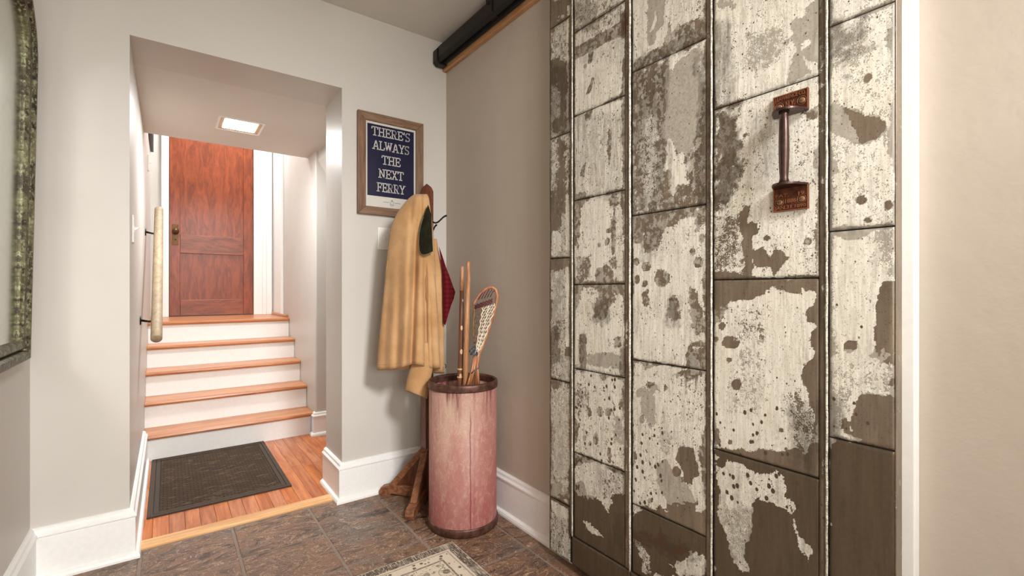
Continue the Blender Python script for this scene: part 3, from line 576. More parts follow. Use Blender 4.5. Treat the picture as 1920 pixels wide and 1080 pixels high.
def m_tin():
    n = NT('tin_with_peeling_paint')
    at_ = n.new('ShaderNodeAttribute', attribute_name='wear')
    sep = n.new('ShaderNodeSeparateColor'); n.link(at_.outputs['Color'], sep.inputs[0])
    P, G, Bd, A = sep.outputs[0], sep.outputs[1], sep.outputs[2], at_.outputs['Alpha']
    streak_v = n.map((1, 1, .13))
    flake = n.noise(55, 7, .68); flake2 = n.noise(110, 5, .7, n.map((1, 1, 1), loc=(3, 7, 1))); speck = n.noise(330, 3, .6)
    streak = n.noise(70, 5, .6, streak_v, .3); streak2 = n.noise(190, 4, .6, n.map((1, 1, .07)))
    c0 = lambda v, k: n.math('MULTIPLY', n.math('SUBTRACT', v, .5), k)
    nz = n.math('ADD', n.math('ADD', c0(flake, 1.7), c0(flake2, 2.1)), n.math('ADD', c0(streak, 1.3), c0(speck, 2.4)))
    pv = n.math('ADD', P, nz)
    # round corrosion spots eat through paint where the spot channel says so
    vor = n.new('ShaderNodeTexVoronoi', feature='F1'); n.link(n.map((1, 1, .75)), vor.inputs['Vector']); vor.inputs['Scale'].default_value = 62; vor.inputs['Randomness'].default_value = 1
    vc = n.new('ShaderNodeSeparateColor'); n.link(vor.outputs['Color'], vc.inputs[0])
    rad = n.math('MULTIPLY', n.ramp(vc.outputs[0], .35, 1, 0, .36), A)
    spot = n.ramp(n.math('SUBTRACT', n.math('ADD', vor.outputs['Distance'], c0(flake2, .25)), rad), -.02, .05, 1, 0)
    vor2 = n.new('ShaderNodeTexVoronoi', feature='F1'); n.link(n.obj(), vor2.inputs['Vector']); vor2.inputs['Scale'].default_value = 190
    vc2 = n.new('ShaderNodeSeparateColor'); n.link(vor2.outputs['Color'], vc2.inputs[0])
    pin = n.math('MULTIPLY', n.ramp(n.math('ADD', vor2.outputs['Distance'], c0(flake2, .4)), .16, .26, 1, 0), n.ramp(vc2.outputs[1], .55, .6))
    paint = n.ramp(pv, -.04, .05)
    paint = n.math('MULTIPLY', paint, n.math('SUBTRACT', 1, spot))
    pin = n.math('MULTIPLY', pin, n.ramp(P, .2, .9, 1, .35))
    gv = n.math('ADD', G, n.math('ADD', c0(flake, 1.4), c0(streak, .8)))
    prim = n.math('MULTIPLY', n.ramp(gv, -.03, .05), n.math('SUBTRACT', 1, spot))
    # bare metal
    cloud = n.noise(9, 5, .55, n.map((1, 1, .5))); brushed = n.noise(150, 4, .6, n.map((1, 1, .05)))
    bare = n.mix(n.ramp(cloud, .35, .7), srgb(108, 94, 78), srgb(138, 122, 104))
    bare = n.mix(n.math('MULTIPLY', n.ramp(brushed, .45, .7), .25), bare, srgb(158, 144, 126))
    brown_f = n.new('ShaderNodeAttribute', attribute_name='low_brown').outputs['Fac']
    bare = n.mix(n.math('MULTIPLY', brown_f, n.ramp(cloud, .3, .7, .6, .85)), bare, srgb(82, 66, 48))
    primc = n.mix(n.ramp(flake2, .35, .65), srgb(156, 149, 136), srgb(182, 175, 161))
    cream = n.mix(n.ramp(streak2, .35, .68), srgb(212, 205, 190), srgb(238, 234, 222))
    cream = n.mix(n.math('MULTIPLY', n.ramp(cloud, .5, .75), .25), cream, srgb(226, 212, 186))
    col = n.mix(prim, bare, primc); col = n.mix(paint, col, cream)
    col = n.mix(n.math('MULTIPLY', pin, .7), col, srgb(84, 74, 62))
    col = n.mix(n.math('MULTIPLY', spot, .9), col, srgb(84, 70, 56))
    # grime runs down in streaks
    dv = n.math('MULTIPLY', n.ramp(n.math('ADD', n.math('ADD', Bd, c0(streak, 1.6)), c0(flake2, 1.0)), .15, .85), .72)
    col = n.mix(dv, col, srgb(70, 60, 46))
    rustm = n.math('MULTIPLY', n.ramp(n.math('ADD', Bd, c0(flake, 1.6)), .85, 1.05), .55)
    col = n.mix(rustm, col, srgb(92, 46, 22))
    h = n.math('ADD', n.math('MULTIPLY', paint, 1.0), n.math('ADD', n.math('MULTIPLY', prim, .5), n.math('MULTIPLY', speck, .35)))
    h = n.math('ADD', h, n.math('MULTIPLY', cloud, .8))
    n.bump(h, .0007, .8)
    rough = n.ramp(paint, 0, 1, .42, .6)
    met = n.math('MULTIPLY', n.math('SUBTRACT', 1, n.math('MAXIMUM', paint, prim)), .25)
    return n.fin(col, rough, met, .4)
M['tin'] = m_tin()

def sheet(name, Ya, Yb, Za, Zb, base, res=.0045, proud=0.0, dent=.0012):
    """one tin sheet: fine front grid with folded rim, facing -X; Ya > Yb"""
    nu = max(2, int((Ya - Yb) / res)); nv = max(2, int((Zb - Za) / res))
    us = np.linspace(Ya, Yb, nu + 1); vs = np.linspace(Za, Zb, nv + 1)
    U, V = np.meshgrid(us, vs); U = U.ravel(); V = V.ravel()
    ch = wear_at(U, V, base[:4])
    e = np.minimum(np.minimum(Ya - U, U - Yb), np.minimum(V - Za, Zb - V))
    rimn = vnoise(U + 1, V + 7, 14, 21, 3); ch[0] = ch[0] - 1.3 * np.clip(1 - e / (.002 + .036 * np.clip(rimn - .42, 0, 1)), 0, 1) * (rimn > .42); ch[2] = ch[2] + .35 * np.clip(1 - e / .012, 0, 1)
    X = DX - proud + (vnoise(U + 3, V + 3, 9, 5, 3) - .5) * dent * 2 + np.clip(1 - e / .004, 0, 1) * .0022
    n0 = len(U)
    # rim verts, folded back
    i_b = list(range(nu + 1)); i_r = [k * (nu + 1) + nu for k in range(nv + 1)]
    i_t = [nv * (nu + 1) + k for k in range(nu, -1, -1)]; i_l = [k * (nu + 1) for k in range(nv, -1, -1)]
    loop = i_b[:-1] + i_r[:-1] + i_t[:-1] + i_l[:-1]
    co = np.stack([X, U, V], 1); rim = co[loop].copy(); rim[:, 0] = DX + .006
    co = np.concatenate([co, rim])
    k = np.arange(nu); fs = []
    base_i = (np.arange(nv)[:, None] * (nu + 1) + k[None, :]).ravel()
    quads = np.stack([base_i, base_i + 1, base_i + nu + 2, base_i + nu + 1], 1)
    L = len(loop); lp = np.array(loop); nx = np.roll(lp, -1); ii = np.arange(L)
    q2 = np.stack([nx, lp, n0 + ii, n0 + (ii + 1) % L], 1)
    q = np.concatenate([quads, q2]).astype(np.int32)
    me = bpy.data.meshes.new(name)
    me.vertices.add(len(co)); me.vertices.foreach_set('co', co.astype(np.float32).ravel())
    me.loops.add(q.size); me.loops.foreach_set('vertex_index', q.ravel())
    me.polygons.add(len(q)); me.polygons.foreach_set('loop_start', np.arange(0, q.size, 4, dtype=np.int32))
    me.update(calc_edges=True); me.validate()
    sm = np.ones(len(q), bool); sm[len(quads):] = False
    me.polygons.foreach_set('use_smooth', sm)
    a = me.color_attributes.new('wear', 'FLOAT_COLOR', 'POINT')
    cols = np.zeros((len(co), 4), np.float32)
    for c in range(4): cols[:n0, c] = ch[c]; cols[n0:, c] = ch[c][loop]
    a.data.foreach_set('color', cols.ravel())
    pa_ = me.attributes.new('low_brown', 'FLOAT', 'POINT'); pa_.data.foreach_set('value', np.full(len(co), base[4] if len(base) > 4 else 0.0, np.float32))
    me.materials.append(M['tin'])
    o = bpy.data.objects.new(name, me); COL.objects.link(o)
    kid(o, door); return o

# core of the door
def addwear(o, vals):
    a = o.data.color_attributes.new('wear', 'FLOAT_COLOR', 'POINT')
    a.data.foreach_set('color', np.tile(np.array(vals, np.float32), len(o.data.vertices)))
core = kid(MB().box(DX + .0045, DX + .040, DR + .002, DL - .002, DB + .002, DT).build('door_core', M['black']), door)
cols_px = {'A': (1031, 1068.5), 'B': (1076, 1171.5), 'C': (1185, 1323.5), 'D': (1338, 1535.5), 'E': (1554.5, 1677.5)}
seams_px = {'A': [(1050, 42), (1050, 254), (1050, 484), (1050, 714), (1050, 941)],
            'B': [(1125, 31), (1122, 199), (1125, 366), (1125, 533), (1125, 700), (1125, 867)],
            'C': [(1256, 103), (1254, 394), (1254, 685), (1253, 975)],
            'D': [(1435, 174), (1437, 523), (1438, 870)],
            'E': [(1615, 27), (1616, 429), (1616, 833)]}
ZB2 = on_x(1072, 1004, DX)[1]           # seam above the bottom edging strip
bases = {'A': (.1, -.2, .3, .3), 'B': (.35, 0, .15, .3), 'C': (.4, 0, .15, .25), 'D': (.4, 0, .1, .25), 'E': (.35, .4, .1, .2)}
for c in 'ABCDE':
    Ya = on_x(cols_px[c][0], 540, DX)[0]; Yb = on_x(cols_px[c][1], 540, DX)[0]
    zs = [DT] + [on_x(x, y, DX)[1] for x, y in seams_px[c]] + [ZB2 if c != 'A' else DB]
    for k in range(len(zs) - 1):
        if zs[k] - zs[k + 1] < .02: continue
        bs = bases[c] if k < len(zs) - 2 else (bases[c][0], bases[c][1], .3, bases[c][3], 1.0)      # lowest sheets get a darker brown bare metal
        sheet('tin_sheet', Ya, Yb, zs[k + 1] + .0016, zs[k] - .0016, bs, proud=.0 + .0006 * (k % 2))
# bottom edging strip in lengths
Ys = [on_x(x, 540, DX)[0] for x in (1072, 1181, 1334, 1552, 1678)]
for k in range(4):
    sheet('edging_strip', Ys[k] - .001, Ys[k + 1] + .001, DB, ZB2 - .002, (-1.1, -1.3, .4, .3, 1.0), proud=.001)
# standing seams: flat fold and raised bead
for (xa, xb) in ((1068.8, 1075.4), (1172.0, 1184.4), (1324.0, 1337.4), (1536.0, 1554.0)):
    Ya = on_x(xa, 540, DX)[0]; Yb = on_x(xb, 540, DX)[0]; wdt = Ya - Yb
    zlow = ZB2 + .002
    o = sheet('seam_fold', Ya, Yb + wdt * .25, zlow, DT, (-.45, -.5, .12, .4), res=.005, proud=.0022, dent=.0006)
    mb = MB(); rows = []
    zz = np.arange(zlow, DT, .03)
    for z in zz:
        j = random.uniform(-.0006, .0006); yc = Yb + wdt * .14 + j; r = wdt * .13
        rows.append([(DX - .004 - r * 1.1 * math.sin(t), yc + r * math.cos(t), z) for t in np.linspace(-.4, math.pi + .4, 8)])
    mb.loft(rows, cap=True)
    bd = mb.build('seam_bead', M['tin'], None, True); addwear(bd, (.05, .9, .0, .2)); kid(bd, door)
# the near edge of the door
sd_ = MB().box(DX + .001, DX + .041, DR - .0025, DR + .0005, DB, DT).build('door_edge', M['tin'], None, False, .001, 1); addwear(sd_, (-1.6, -.2, .2, 0)); kid(sd_, door)
sd_ = MB().box(DX + .001, DX + .041, DL - .0005, DL + .0025, DB, DT).build('door_edge', M['tin'], None, False, .001, 1); addwear(sd_, (-.5, -.5, .3, .2)); kid(sd_, door)

# --- cast iron pull handle of the door
def m_rust():
    n = NT('rusty_cast_iron'); a = n.noise(60, 6, .65); f = n.noise(260, 4)
    col = n.mix(n.ramp(a, .35, .68), srgb(62, 32, 20), srgb(112, 60, 36))
    n.bump(f, .0006, .6); return n.fin(col, n.ramp(a, .3, .7, .42, .6), .45, .5)
M['rust'] = m_rust()
M['castiron'] = m_plain('worn_dark_iron', srgb(86, 66, 60), .34, .75, .22, 90)
M['screw'] = m_plain('dull_brass_screw', srgb(150, 106, 74), .5, .4, .15, 200)
M['castletter'] = m_plain('worn_raised_letters', srgb(140, 86, 58), .5, .3, .12, 200)
HANDLE_KIDS = []
def hkid(o): HANDLE_KIDS.append(o); return o
PX0 = DX - .003
pY0, pY1 = on_x(1452, 200, PX0)[0], on_x(1517.5, 200, PX0)[0]        # far and near edge of plates
pw = pY0 - pY1; pc = (pY0 + pY1) / 2
zu1 = (on_x(1452.5, 184, PX0)[1] + on_x(1517, 165.5, PX0)[1]) / 2; zu0 = on_x(1484, 214, PX0)[1]
zl1 = on_x(1484, 350, PX0)[1]; zl0 = (on_x(1455, 400, PX0)[1] + on_x(1517, 390, PX0)[1]) / 2
def text_mesh(txt, size, depth, bold=.0):
    cu = bpy.data.curves.new('txt', 'FONT'); cu.body = txt; cu.size = size; cu.extrude = depth; cu.align_x = 'CENTER'; cu.align_y = 'CENTER'; cu.offset = bold; cu.resolution_u = 3
    ob = bpy.data.objects.new('txt', cu); COL.objects.link(ob)
    bpy.context.view_layer.update()
    dg = bpy.context.evaluated_depsgraph_get(); me = bpy.data.meshes.new_from_object(ob.evaluated_get(dg))
    bpy.data.objects.remove(ob); bpy.data.curves.remove(cu); return me
def plate(z0, z1, lines, screws):
    o = hkid(MB().box(DX - .0085, DX - .0025, pY1, pY0, z0, z1).build('plate', M['rust'], None, False, .0012, 2))
    b = MB(); t = .0025
    for (ya, yb, za, zb) in ((pY1, pY1 + t, z0, z1), (pY0 - t, pY0, z0, z1), (pY1 + t, pY0 - t, z0, z0 + t), (pY1 + t, pY0 - t, z1 - t, z1)): b.box(DX - .0105, DX - .008, ya, yb, za, zb)
    r = hkid(b.build('plate_rim', M['castletter']))
    for txt, zc, sz, wfit in lines:
        me = text_mesh(txt, sz, .0009, sz * .02); me.materials.append(M['castletter'])
        xs = [v.co.x for v in me.vertices]; k = wfit / (max(xs) - min(xs))
        l = bpy.data.objects.new('lettering', me); COL.objects.link(l)
        l.rotation_euler = (math.radians(90), 0, math.radians(-90)); l.scale = (k, 1, 1)
        hkid(l); l.location = (DX - .0095, pc, zc)
    for (dy, zc) in screws:
        s = MB(); s.lathe([(.0001, .0020), (.0055, .0019), (.0070, .0012), (.0074, 0), (.0092, 0), (.0092, .0012), (.0102, .0012), (.0102, -.001)], (0, 0, 0), 24)
        so = s.build('screw', M['screw'], None, True); so.rotation_euler = (0, math.radians(-90), 0); hkid(so); so.location = (DX - .0085, pc + dy, zc)
        sl = MB().box(-.0008, .0008, -.0055, .0055, 0, .0006).build('screw_slot', M['black']); sl.rotation_euler = (0, math.radians(-90), 0); sl.rotation_euler = (math.radians(35), math.radians(-90), 0); hkid(sl); sl.location = (DX - .0104, pc + dy, zc)
hu = zu1 - zu0
plate(zu0, zu1, [('J.LAWRENCE CO.', zu1 - hu * .17, hu * .26, pw * .88), ('N.Y.', zu1 - hu * .52, hu * .36, pw * .26)], [(.0255, zu1 - hu * .56), (-.0255, zu1 - hu * .52)])
hl_ = zl1 - zl0
plate(zl0, zl1, [('PAT.    19.', zl1 - hl_ * .35, hl_ * .2, pw * .86), ('1886', zl0 + hl_ * .40, hl_ * .22, pw * .32), ('JAN.21.1890', zl0 + hl_ * .15, hl_ * .2, pw * .9)], [(.025, zl0 + hl_ * .40), (-.025, zl0 + hl_ * .42)])
def flange(zc, up):
    n = 20; prof = [(DX - .004, pc + pw * .5), (DX - .018, pc + pw * .47)] + [(DX - .02 - .042 * math.sin(t), pc + pw * .42 * math.cos(t)) for t in np.linspace(.25, math.pi - .25, n)] + [(DX - .018, pc - pw * .47), (DX - .004, pc - pw * .5)]
    th = .006
    return hkid(MB().prism([(x, y, zc) for x, y in prof], (0, 0, th)).build('flange', M['castiron'], None, False, .0014, 2))
flange(zu0 - .003, 1); flange(zl1 - .003, 0)
pts = []; rr_ = []
for t in np.linspace(0, 1, 15):
    pts.append((DX - .042, pc, zu0 * (1 - t) + (zl1 + .002) * t)); rr_.append(.0085 + .0030 * math.sin(math.pi * t) + .004 * max(0, abs(t - .5) * 2 - .9) * 10)
hd = kid(MB().tube(pts, rr_, 20).build('pull_handle', M['castiron'], None, True), door)
hd['label'] = 'rusty cast iron pull handle with lettered plates'
for o in HANDLE_KIDS: sub(o, hd)

# ================================================================== DOOR TRACK
tr = thing('door_track', (1.25, 1.0, 2.31), 'dark bronze sliding door track on a pine board below the ceiling', 'track')
kid(MB().box(1.270, WX - .001, .0, WY - .002, 2.310, 2.462).build('mounting_board', M['boardwood'], None, False, .002, 1), tr)
def ring(x0, x1, z0, z1, c=.012):
    return [(x0 + c, z0), (x1, z0), (x1, z1), (x0 + c, z1), (x0, z1 - c), (x0, z0 + c)]
rail_prof = ring(1.212, 1.268, 2.345, 2.425)
kid(MB().prism([(x, 0.02, z) for x, z in rail_prof], (0, WY - .075, 0)).build('rail', M['bronze'], None, False, .002, 1), tr)
kid(MB().box(1.214, 1.226, .02, WY - .06, 2.330, 2.346).box(1.250, 1.262, .02, WY - .06, 2.330, 2.346).build('rail_lip', M['black']), tr)
kid(MB().prism([(x, WY - .056, z) for x, z in ring(1.206, 1.269, 2.322, 2.420, .016)], (0, .045, 0)).build('end_stop', M['bronze'], None, False, .003, 2), tr)
for yb in (1.80, 1.10, .40):
    bk = kid(MB().prism([(x, yb, z) for x, z in ring(1.207, 1.269, 2.338, 2.447, .014)], (0, .05, 0)).build('bracket', M['bronze'], None, False, .002, 2), tr)
    sub(MB().tube([(1.200, yb + .025, 2.40), (1.21, yb + .025, 2.40)], .008, 6).build('bolt', M['blackiron']), bk)
for yh in (1.25, .45):
    kid(MB().box(1.232, 1.244, yh - .03, yh + .03, 2.262, 2.328).build('hanger', M['blackiron']), door)

# ================================================================== POSTER
po = thing('framed_poster', (.96, WY - .001, 1.45), 'walnut-framed navy poster reading THERE\'S ALWAYS THE NEXT FERRY', 'poster')
px0, px1, pz0, pz1 = .779, 1.141, 1.452, 1.979; fw = .042; fd = .024
def mitre(pts, mat):
    mb = MB()
    (a, b_, c, d) = pts
    yb, yf = WY - .0008, WY - fd
    v = [(p[0], yb, p[1]) for p in pts] + [(p[0], yf + (0.003 if k in (2, 3) else 0), p[1]) for k, p in enumerate(pts)]
    mb.add(v, [(0, 1, 2, 3), (7, 6, 5, 4), (0, 4, 5, 1), (1, 5, 6, 2), (2, 6, 7, 3), (3, 7, 4, 0)])
    kid(mb.build('frame_bar', mat, None, False, .002, 2), po)
mitre([(px0, pz0), (px0, pz1), (px0 + fw, pz1 - fw), (px0 + fw, pz0 + fw)], M['framewood'])
mitre([(px1, pz1), (px1, pz0), (px1 - fw, pz0 + fw), (px1 - fw, pz1 - fw)], M['framewood'])
mitre([(px0, pz1), (px1, pz1), (px1 - fw, pz1 - fw), (px0 + fw, pz1 - fw)], M['framewoodx'])
mitre([(px1, pz0), (px0, pz0), (px0 + fw, pz0 + fw), (px1 - fw, pz0 + fw)], M['framewoodx'])
ix0, ix1, iz0, iz1 = px0 + fw, px1 - fw, pz0 + fw, pz1 - fw
M['paper'] = m_plain('poster_paper', srgb(226, 222, 214), .3, 0, .02)
M['navy'] = m_plain('navy_print', srgb(13, 15, 56), .3, 0, .08, 8)
M['ink'] = m_plain('grey_ink', srgb(70, 72, 92), .4, 0, .02)
sh = kid(MB().box(ix0 - .004, ix1 + .004, WY - .010, WY - .008, iz0 - .004, iz1 + .004).build('print', M['paper']), po)
bx0, bx1, bz1, bz0 = ix0 + .010, ix1 - .010, iz1 - .012, iz0 + .058
sub(MB().box(bx0, bx1, WY - .0106, WY - .0099, bz0, bz1).build('blue_field', M['navy']), sh)
# slab serif letters drawn as strokes in a unit cell
def arc(cx, cy, rx, ry, a0, a1, n=8): return [(cx + rx * math.cos(math.radians(a0 + (a1 - a0) * k / n)), cy + ry * math.sin(math.radians(a0 + (a1 - a0) * k / n))) for k in range(n + 1)]
SF = .17
def foot(x, y, h=SF): return [(x - h, y), (x + h, y)]
LET = {
 'T': (.80, [[(.40, .06), (.40, .94)], [(.03, .94), (.77, .94)], [(.06, .94), (.04, .74)], [(.74, .94), (.76, .74)], foot(.40, .06)]),
 'H': (.88, [[(.18, .06), (.18, .94)], [(.70, .06), (.70, .94)], [(.18, .50), (.70, .50)], foot(.18, .06), foot(.18, .94), foot(.70, .06), foot(.70, .94)]),
 'E': (.76, [[(.18, .06), (.18, .94)], [(.03, .94), (.68, .94)], [(.03, .06), (.68, .06)], [(.18, .50), (.52, .50)], [(.66, .94), (.68, .76)], [(.66, .06), (.70, .26)], [(.52, .40), (.52, .60)]]),
 'F': (.72, [[(.18, .06), (.18, .94)], [(.03, .94), (.66, .94)], [(.18, .50), (.52, .50)], [(.64, .94), (.66, .74)], [(.52, .40), (.52, .60)], foot(.18, .06)]),
 'R': (.84, [[(.18, .06), (.18, .94)], [(.03, .94), (.42, .94)] + arc(.42, .72, .24, .22, 90, -90) + [(.18, .50)], [(.42, .50), (.62, .06)], foot(.18, .06), [(.54, .06), (.80, .06)]]),
 'S': (.66, [arc(.33, .72, .25, .22, 20, 270) + arc(.33, .28, .25, .22, 90, -160), [(.57, .80), (.57, .96)], [(.09, .04), (.09, .22)]]),
 'A': (.90, [[(.16, .06), (.43, .94), (.49, .94), (.76, .06)], [(.25, .34), (.67, .34)], foot(.14, .06, .14), foot(.76, .06, .14)]),
 'L': (.74, [[(.18, .06), (.18, .94)], [(.03, .06), (.68, .06)], foot(.18, .94), [(.66, .06), (.70, .30)]]),
 'W': (1.06, [[(.12, .94), (.30, .06), (.54, .80)], [(.54, .94), (.54, .80), (.74, .06), (.92, .94)], foot(.12, .94, .12), foot(.92, .94, .12)]),
 'Y': (.86, [[(.14, .94), (.43, .46), (.72, .94)], [(.43, .46), (.43, .06)], foot(.14, .94, .13), foot(.72, .94, .13), foot(.43, .06)]),
 'N': (.90, [[(.18, .06), (.18, .94), (.70, .06), (.70, .94)], foot(.18, .06), foot(.70, .94), [(.03, .94), (.20, .94)]]),
 'X': (.84, [[(.16, .06), (.66, .94)], [(.16, .94), (.68, .06)], foot(.15, .06, .13), foot(.68, .06, .13), foot(.16, .94, .13), foot(.66, .94, .13)]),
 "'": (.26, [[(.14, .96), (.10, .72)]]),
}
def stroke(mb, pts, wd, y, yt):
    for k in range(len(pts) - 1):
        a = Vector((pts[k][0], 0, pts[k][1])); b_ = Vector((pts[k + 1][0], 0, pts[k + 1][1])); t = b_ - a
        if t.length < 1e-7: continue
        t.normalize(); nrm = Vector((t.z, 0, -t.x)) * wd / 2; a2 = a - t * wd * .28; b2 = b_ + t * wd * .28
        mb.prism([(p.x, y, p.z) for p in (a2 + nrm, b2 + nrm, b2 - nrm, a2 - nrm)], (0, yt, 0))
lines = [("THERE'S", .83, .905), ("ALWAYS", .79, .715), ("THE", .41, .520), ("NEXT", .54, .325), ("FERRY", .61, .130)]
BW, BH = bx1 - bx0, bz1 - bz0; LH = BH * .130
for txt, frac, zc in lines:
    tot = sum(LET[c][0] for c in txt); k = BW * frac / tot; xx = (bx0 + bx1) / 2 - BW * frac / 2
    mb = MB()
    for c in txt:
        for stv in LET[c][1]:
            stroke(mb, [(xx + p[0] * k, bz0 + BH * zc - LH / 2 + p[1] * LH) for p in stv], .0049, WY - .01095, .0005)
        xx += LET[c][0] * k
    sub(mb.build('lettering', M['paper']), sh)
# emblem and two unreadable specks of small print in the footer
mb = MB(); ex, ez = (ix0 + ix1) / 2 + .004, iz0 + .030
stroke(mb, [(ex + .009 * math.cos(t), ez + .009 * math.sin(t)) for t in np.linspace(0, 2 * math.pi, 17)], .0016, WY - .0104, .0005)
stroke(mb, [(ex, ez + .007), (ex, ez + .017)], .002, WY - .0104, .0005); stroke(mb, [(ex - .004, ez + .013), (ex + .004, ez + .013)], .0016, WY - .0104, .0005)
stroke(mb, [(ex + .012 * math.cos(t), ez - .006 + .009 * math.sin(t)) for t in np.linspace(math.pi * 1.1, math.pi * 1.9, 9)], .0018, WY - .0104, .0005)
for k in range(6):
    for sgn in (-1, 1):
        x_ = ex + sgn * (.018 + k * .0055); stroke(mb, [(x_ - .0016, ez + .001), (x_ + .0016, ez + .001)], .0022, WY - .0104, .0005)
sub(mb.build('emblem', M['ink']), sh)
def m_glazing():
    n = NT('picture_glass'); n.b.inputs['Alpha'].default_value = .05
    return n.fin((.004, .004, .006, 1), .04, 0, .5)
M['glazing'] = m_glazing()
kid(MB().box(ix0 - .002, ix1 + .002, WY - .0150, WY - .0135, iz0 - .002, iz1 + .002).build('glazing', M['glazing']), po)

# ================================================================== SWITCHES
def switch(name, loc, nrm, label, toggle=True):
    t = thing(name, loc, label, 'switch', 'light switches')
    rot = {'-y': 0, '+x': math.radians(90)}[nrm]
    def p(mb, nm, m, bev=.0015):
        o = mb.build(nm, m, t, False, bev, 2); return o
    cpl = p(MB().box(-.036, .036, -.006, 0, -.058, .058), 'cover_plate', M['plate'])
    sub(MB().box(-.006, .006, -.008, -.005, -.013, .013).build('toggle_slot', M['plate'], None, False, .0004, 1), cpl)
    p(MB().prism([(-.0045, -.006, -.006), (-.0045, -.006, .006), (-.0045, -.022, .013), (-.0045, -.022, .006)], (.009, 0, 0)), 'toggle', M['plate'], .0008)
    for z in (-.042, .042):
        sub(MB().tube([(0, -.0055, z), (0, -.0075, z)], .003, 10).build('screw', M['plate']), cpl)
    t.rotation_euler = (0, 0, rot); return t
switch('light_switch', (.925, WY - .0005, 1.332), '-y', 'white toggle light switch below the poster beside the tan coat')
switch('light_switch', (HLX + .0005, 2.575, 1.32), '+x', 'white light switch just inside the hall opening on the left wall')
switch('light_switch', (HLX + .0005, 4.53, 2.03), '+x', 'small white light switch high on the left stair wall, near the landing')

# dark picture high on the stair wall
pf = thing('dark_picture', (HLX + .001, 4.95, 2.28), 'black picture frame high on the left stair wall, cut by the soffit', 'picture')
kid(MB().box(HLX + .001, HLX + .022, 4.62, 5.22, 2.28, 2.9).build('frame', M['blackiron'], None, False, .002, 1), pf)
kid(MB().box(HLX + .022, HLX + .0225, 4.66, 5.18, 2.32, 2.86).build('picture_face', M['black']), pf)

# ================================================================== HANDRAIL
hr = thing('handrail', (-.048, 3.65, 1.2), 'pale round wooden handrail on black brackets along the stairs', 'handrail')
hp0, hp1 = Vector((-.047, 3.10, .800)), Vector((-.049, 4.20, 1.640)); dr = (hp1 - hp0)
pts = [hp0 + dr * t for t in (0, .004, .05, .5, .95, .996, 1)]
kid(MB().tube(pts, [.022, .0255, .0255, .0255, .0255, .0255, .022], 24).build('rail', M['dowel'], None, True), hr)
for t in (.14, .80):
    c = hp0 + dr * t
    b = MB().tube([(HLX, c.y, c.z - .022), (HLX + .006, c.y, c.z - .022)], [.026, .024], 18)
    bk = kid(b.build('bracket', M['blackiron'], None), hr)
    sub(MB().tube([(HLX + .004, c.y, c.z - .022), (HLX + .04, c.y, c.z - .03), (HLX + .066, c.y, c.z - .028), (HLX + .072, c.y, c.z - .012)], [.007, .006, .006, .007], 10).build('bracket_arm', M['blackiron'], None, True), bk)

# ================================================================== RECESSED HALL LIGHT
lt = thing('recessed_light', (.36, 3.32, SOF), 'square recessed ceiling light glowing in the hall soffit', 'ceiling light')
b = MB(); lx0, lx1, ly0, ly1 = .240, .482, 3.192, 3.45
for a_ in ((lx0, lx1, ly0, ly0 + .012), (lx0, lx1, ly1 - .012, ly1), (lx0, lx0 + .012, ly0 + .012, ly1 - .012), (lx1 - .012, lx1, ly0 + .012, ly1 - .012)): b.box(*a_, SOF - .006, SOF - .0005)
kid(b.build('trim_frame', M['trim']), lt)
b = MB(); o4 = [(lx0 + .012, ly0 + .012), (lx1 - .012, ly0 + .012), (lx1 - .012, ly1 - .012), (lx0 + .012, ly1 - .012)]; i4 = [(.275, 3.228), (.448, 3.228), (.448, 3.414), (.275, 3.414)]
b.loft([[(x, y, SOF - .005) for x, y in o4], [(x, y, SOF - .001) for x, y in i4]], cap=False)
kid(b.build('baffle', m_plain('warm_baffle', srgb(200, 170, 140), .5)), lt)
def m_glow(name, c, s):
    n = NT(name); n.b.inputs['Emission Color'].default_value = c; n.b.inputs['Emission Strength'].default_value = s
    return n.fin(c, .5)
kid(MB().box(.275, .448, 3.228, 3.414, SOF - .0035, SOF - .0008).build('diffuser', m_glow('lamp_glow', (1, .95, .86, 1), 14)), lt)
# foyer lamp behind the viewer (outside the picture): canopy, arm and tilted head
fm = thing('ceiling_lamp', (0.64, -1.02, CZ), 'adjustable foyer ceiling lamp behind the viewer', 'ceiling light')
kid(MB().lathe([(.001, 0), (.08, 0), (.08, -.025), (.001, -.03)], (0.64, -1.02, CZ), 32).build('canopy', M['bronze'], None, True), fm)
kid(MB().tube([(0.64, -1.02, CZ - .02), (0.64, -1.03, 2.36)], .012, 10).build('stem', M['bronze'], None, True), fm)
hv = (Vector((0.42, 2.40, 0.35)) - Vector((0.64, -1.00, 2.32))).normalized(); hc = Vector((0.64, -1.00, 2.32)) - hv * .012
hsd = MB().lathe([(.001, -.05), (.15, -.05), (.32, 0), (.325, .002), (.15, -.056), (.001, -.056)], (0, 0, 0), 32).build('reflector', M['bronze'], None, True)
kid(hsd, fm); hsd.location = hc; hsd.rotation_euler = hv.to_track_quat('Z', 'Y').to_euler()

